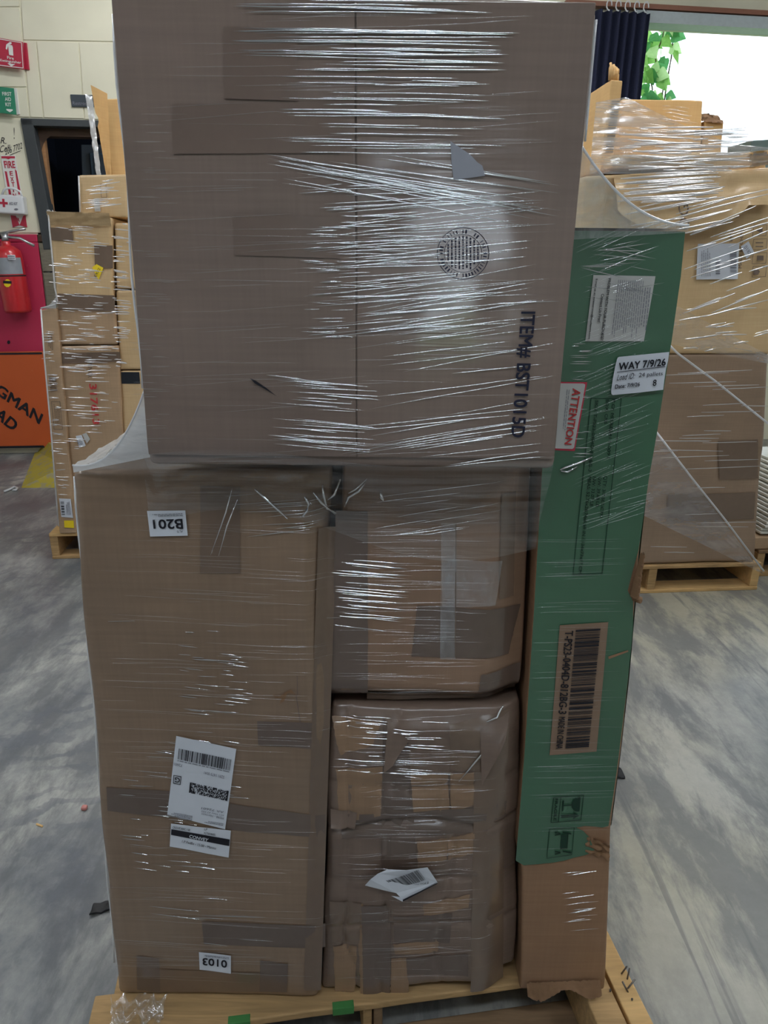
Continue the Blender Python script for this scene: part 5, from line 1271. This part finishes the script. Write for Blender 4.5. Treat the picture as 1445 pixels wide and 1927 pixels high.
# film
swr = thing('stretch_wrap', 'milky stretch film fanned over the load by the window', 'plastic film', BR_.pt(0.2, 0.15))
def fan(a, b):
    top = [(1112, 198), (1168, 188), (1235, 222), (1300, 252), (1370, 276), (1460, 284)]; bot = [(1100, 330), (1152, 330), (1235, 330), (1300, 326), (1370, 322), (1460, 308)]
    k = a * 5; i = min(4, int(k)); fr_ = k - i
    x0 = top[i][0] + (top[i + 1][0] - top[i][0]) * fr_; y0 = top[i][1] + (top[i + 1][1] - top[i][1]) * fr_
    x1 = bot[i][0] + (bot[i + 1][0] - bot[i][0]) * fr_; y1 = bot[i][1] + (bot[i + 1][1] - bot[i][1]) * fr_
    return BR_.pt(*BR_.uz(x0 + (x1 - x0) * b, y0 + (y1 - y0) * b), 0.05 + 0.006 * nz(a * 8, b * 16))
grid('film_fan', fan, 60, 24, M['film_bg'], swr)
def tri(p0, p1, p2, off):
    def f_(a, b):
        x = p0[0] + (p1[0] - p0[0]) * a + ((p2[0] - p0[0]) - (p1[0] - p0[0])) * a * b; y = p0[1] + (p1[1] - p0[1]) * a + ((p2[1] - p0[1]) - (p1[1] - p0[1])) * a * b
        return BR_.pt(*BR_.uz(x, y), off + 0.004 * nz(a * 9, b * 12))
    return f_
grid('film_fan', tri((1424, 1072), (1222, 805), (1195, 960), 0.05), 30, 16, M['film_bgtri'], swr)
grid('film_fan', tri((1475, 690), (1235, 560), (1225, 640), 0.06), 30, 16, M['film_bgtri'], swr)
tube('rolled_edge', [BR_.pt(*BR_.uz(x, y), 0.06) for x, y in ((1240, 640), (1262, 662), (1330, 712), (1400, 768), (1480, 832))], 0.0045, M['film_edge'], swr, 6)
tube('rolled_edge', [BR_.pt(*BR_.uz(x, y), 0.055) for x, y in ((1222, 805), (1290, 893), (1350, 968), (1424, 1066))], 0.0045, M['film_edge'], swr, 6)
bgstreaks(BR_, [(1145, 1400, 245, 325, 60, 25, 120, -0.08, 0.05, 0.0035), (1145, 1350, 330, 385, 26, 60, 190, -0.1, -0.03, 0.004), (1160, 1440, 385, 445, 16, 60, 170, -0.3, -0.15, 0.0035),
                (1270, 1440, 440, 600, 22, 40, 130, -0.45, -0.25, 0.0035), (1230, 1440, 560, 660, 16, 15, 60, -0.3, 0.0, 0.003), (1210, 1440, 670, 1060, 26, 40, 150, -0.06, 0.03, 0.0018)], swr, off=0.065)
bgstreaks(BR_, [(1146, 1300, 205, 300, 60, 15, 60, 0.05, 0.25, 0.003)], swr, name='film_fine_creases', off=0.06, mat='crease_soft')
# stack of white sheets on a pallet at the right edge
WP_ = onz(1419, 1085); WP_ = Vector((WP_.x, WP_.y, 0)) 
fS = Face(WP_, RYW)
pallet('wooden_pallet', 'grey timber pallet under the stack of white sheets', WP_, RYW, 1.0, 1.0, 0.14, [M['wood_old'], M['wood']], bl7(1.0), seed=90)
cs_ = bgbox('cream_carton', 'low cream carton under the stack of white sheets', fS.shift(-0.01), [(1416, 1012), (1640, 1004), (1640, 1048), (1416, 1052)], 0.8, M['card_grey'], None, 0.003, 0.006, (6, 3, 3), 41, 0.142, 0.003)
zs = top_z(fS.shift(-0.01), 1450, 1010)
for k in range(18):
    lean = 0.006 * k + 0.0004 * k * k
    o = plank('white_sheet', None, fS.pt(0.01 + lean, 0, -0.03) , RYW, (0, 0.7), (0.01 * math.sin(k * 2.1), 0.6), (zs + 0.006 + k * 0.0165, zs + 0.006 + k * 0.0165 + 0.0125), M['white_sheet'], r=0.003, n=(8, 3, 1), wob=0.003, seed=k * 1.3)
    tag(o, 'white board sheet in the leaning stack at the right edge', 'sheet', 'white sheets in the leaning stack')
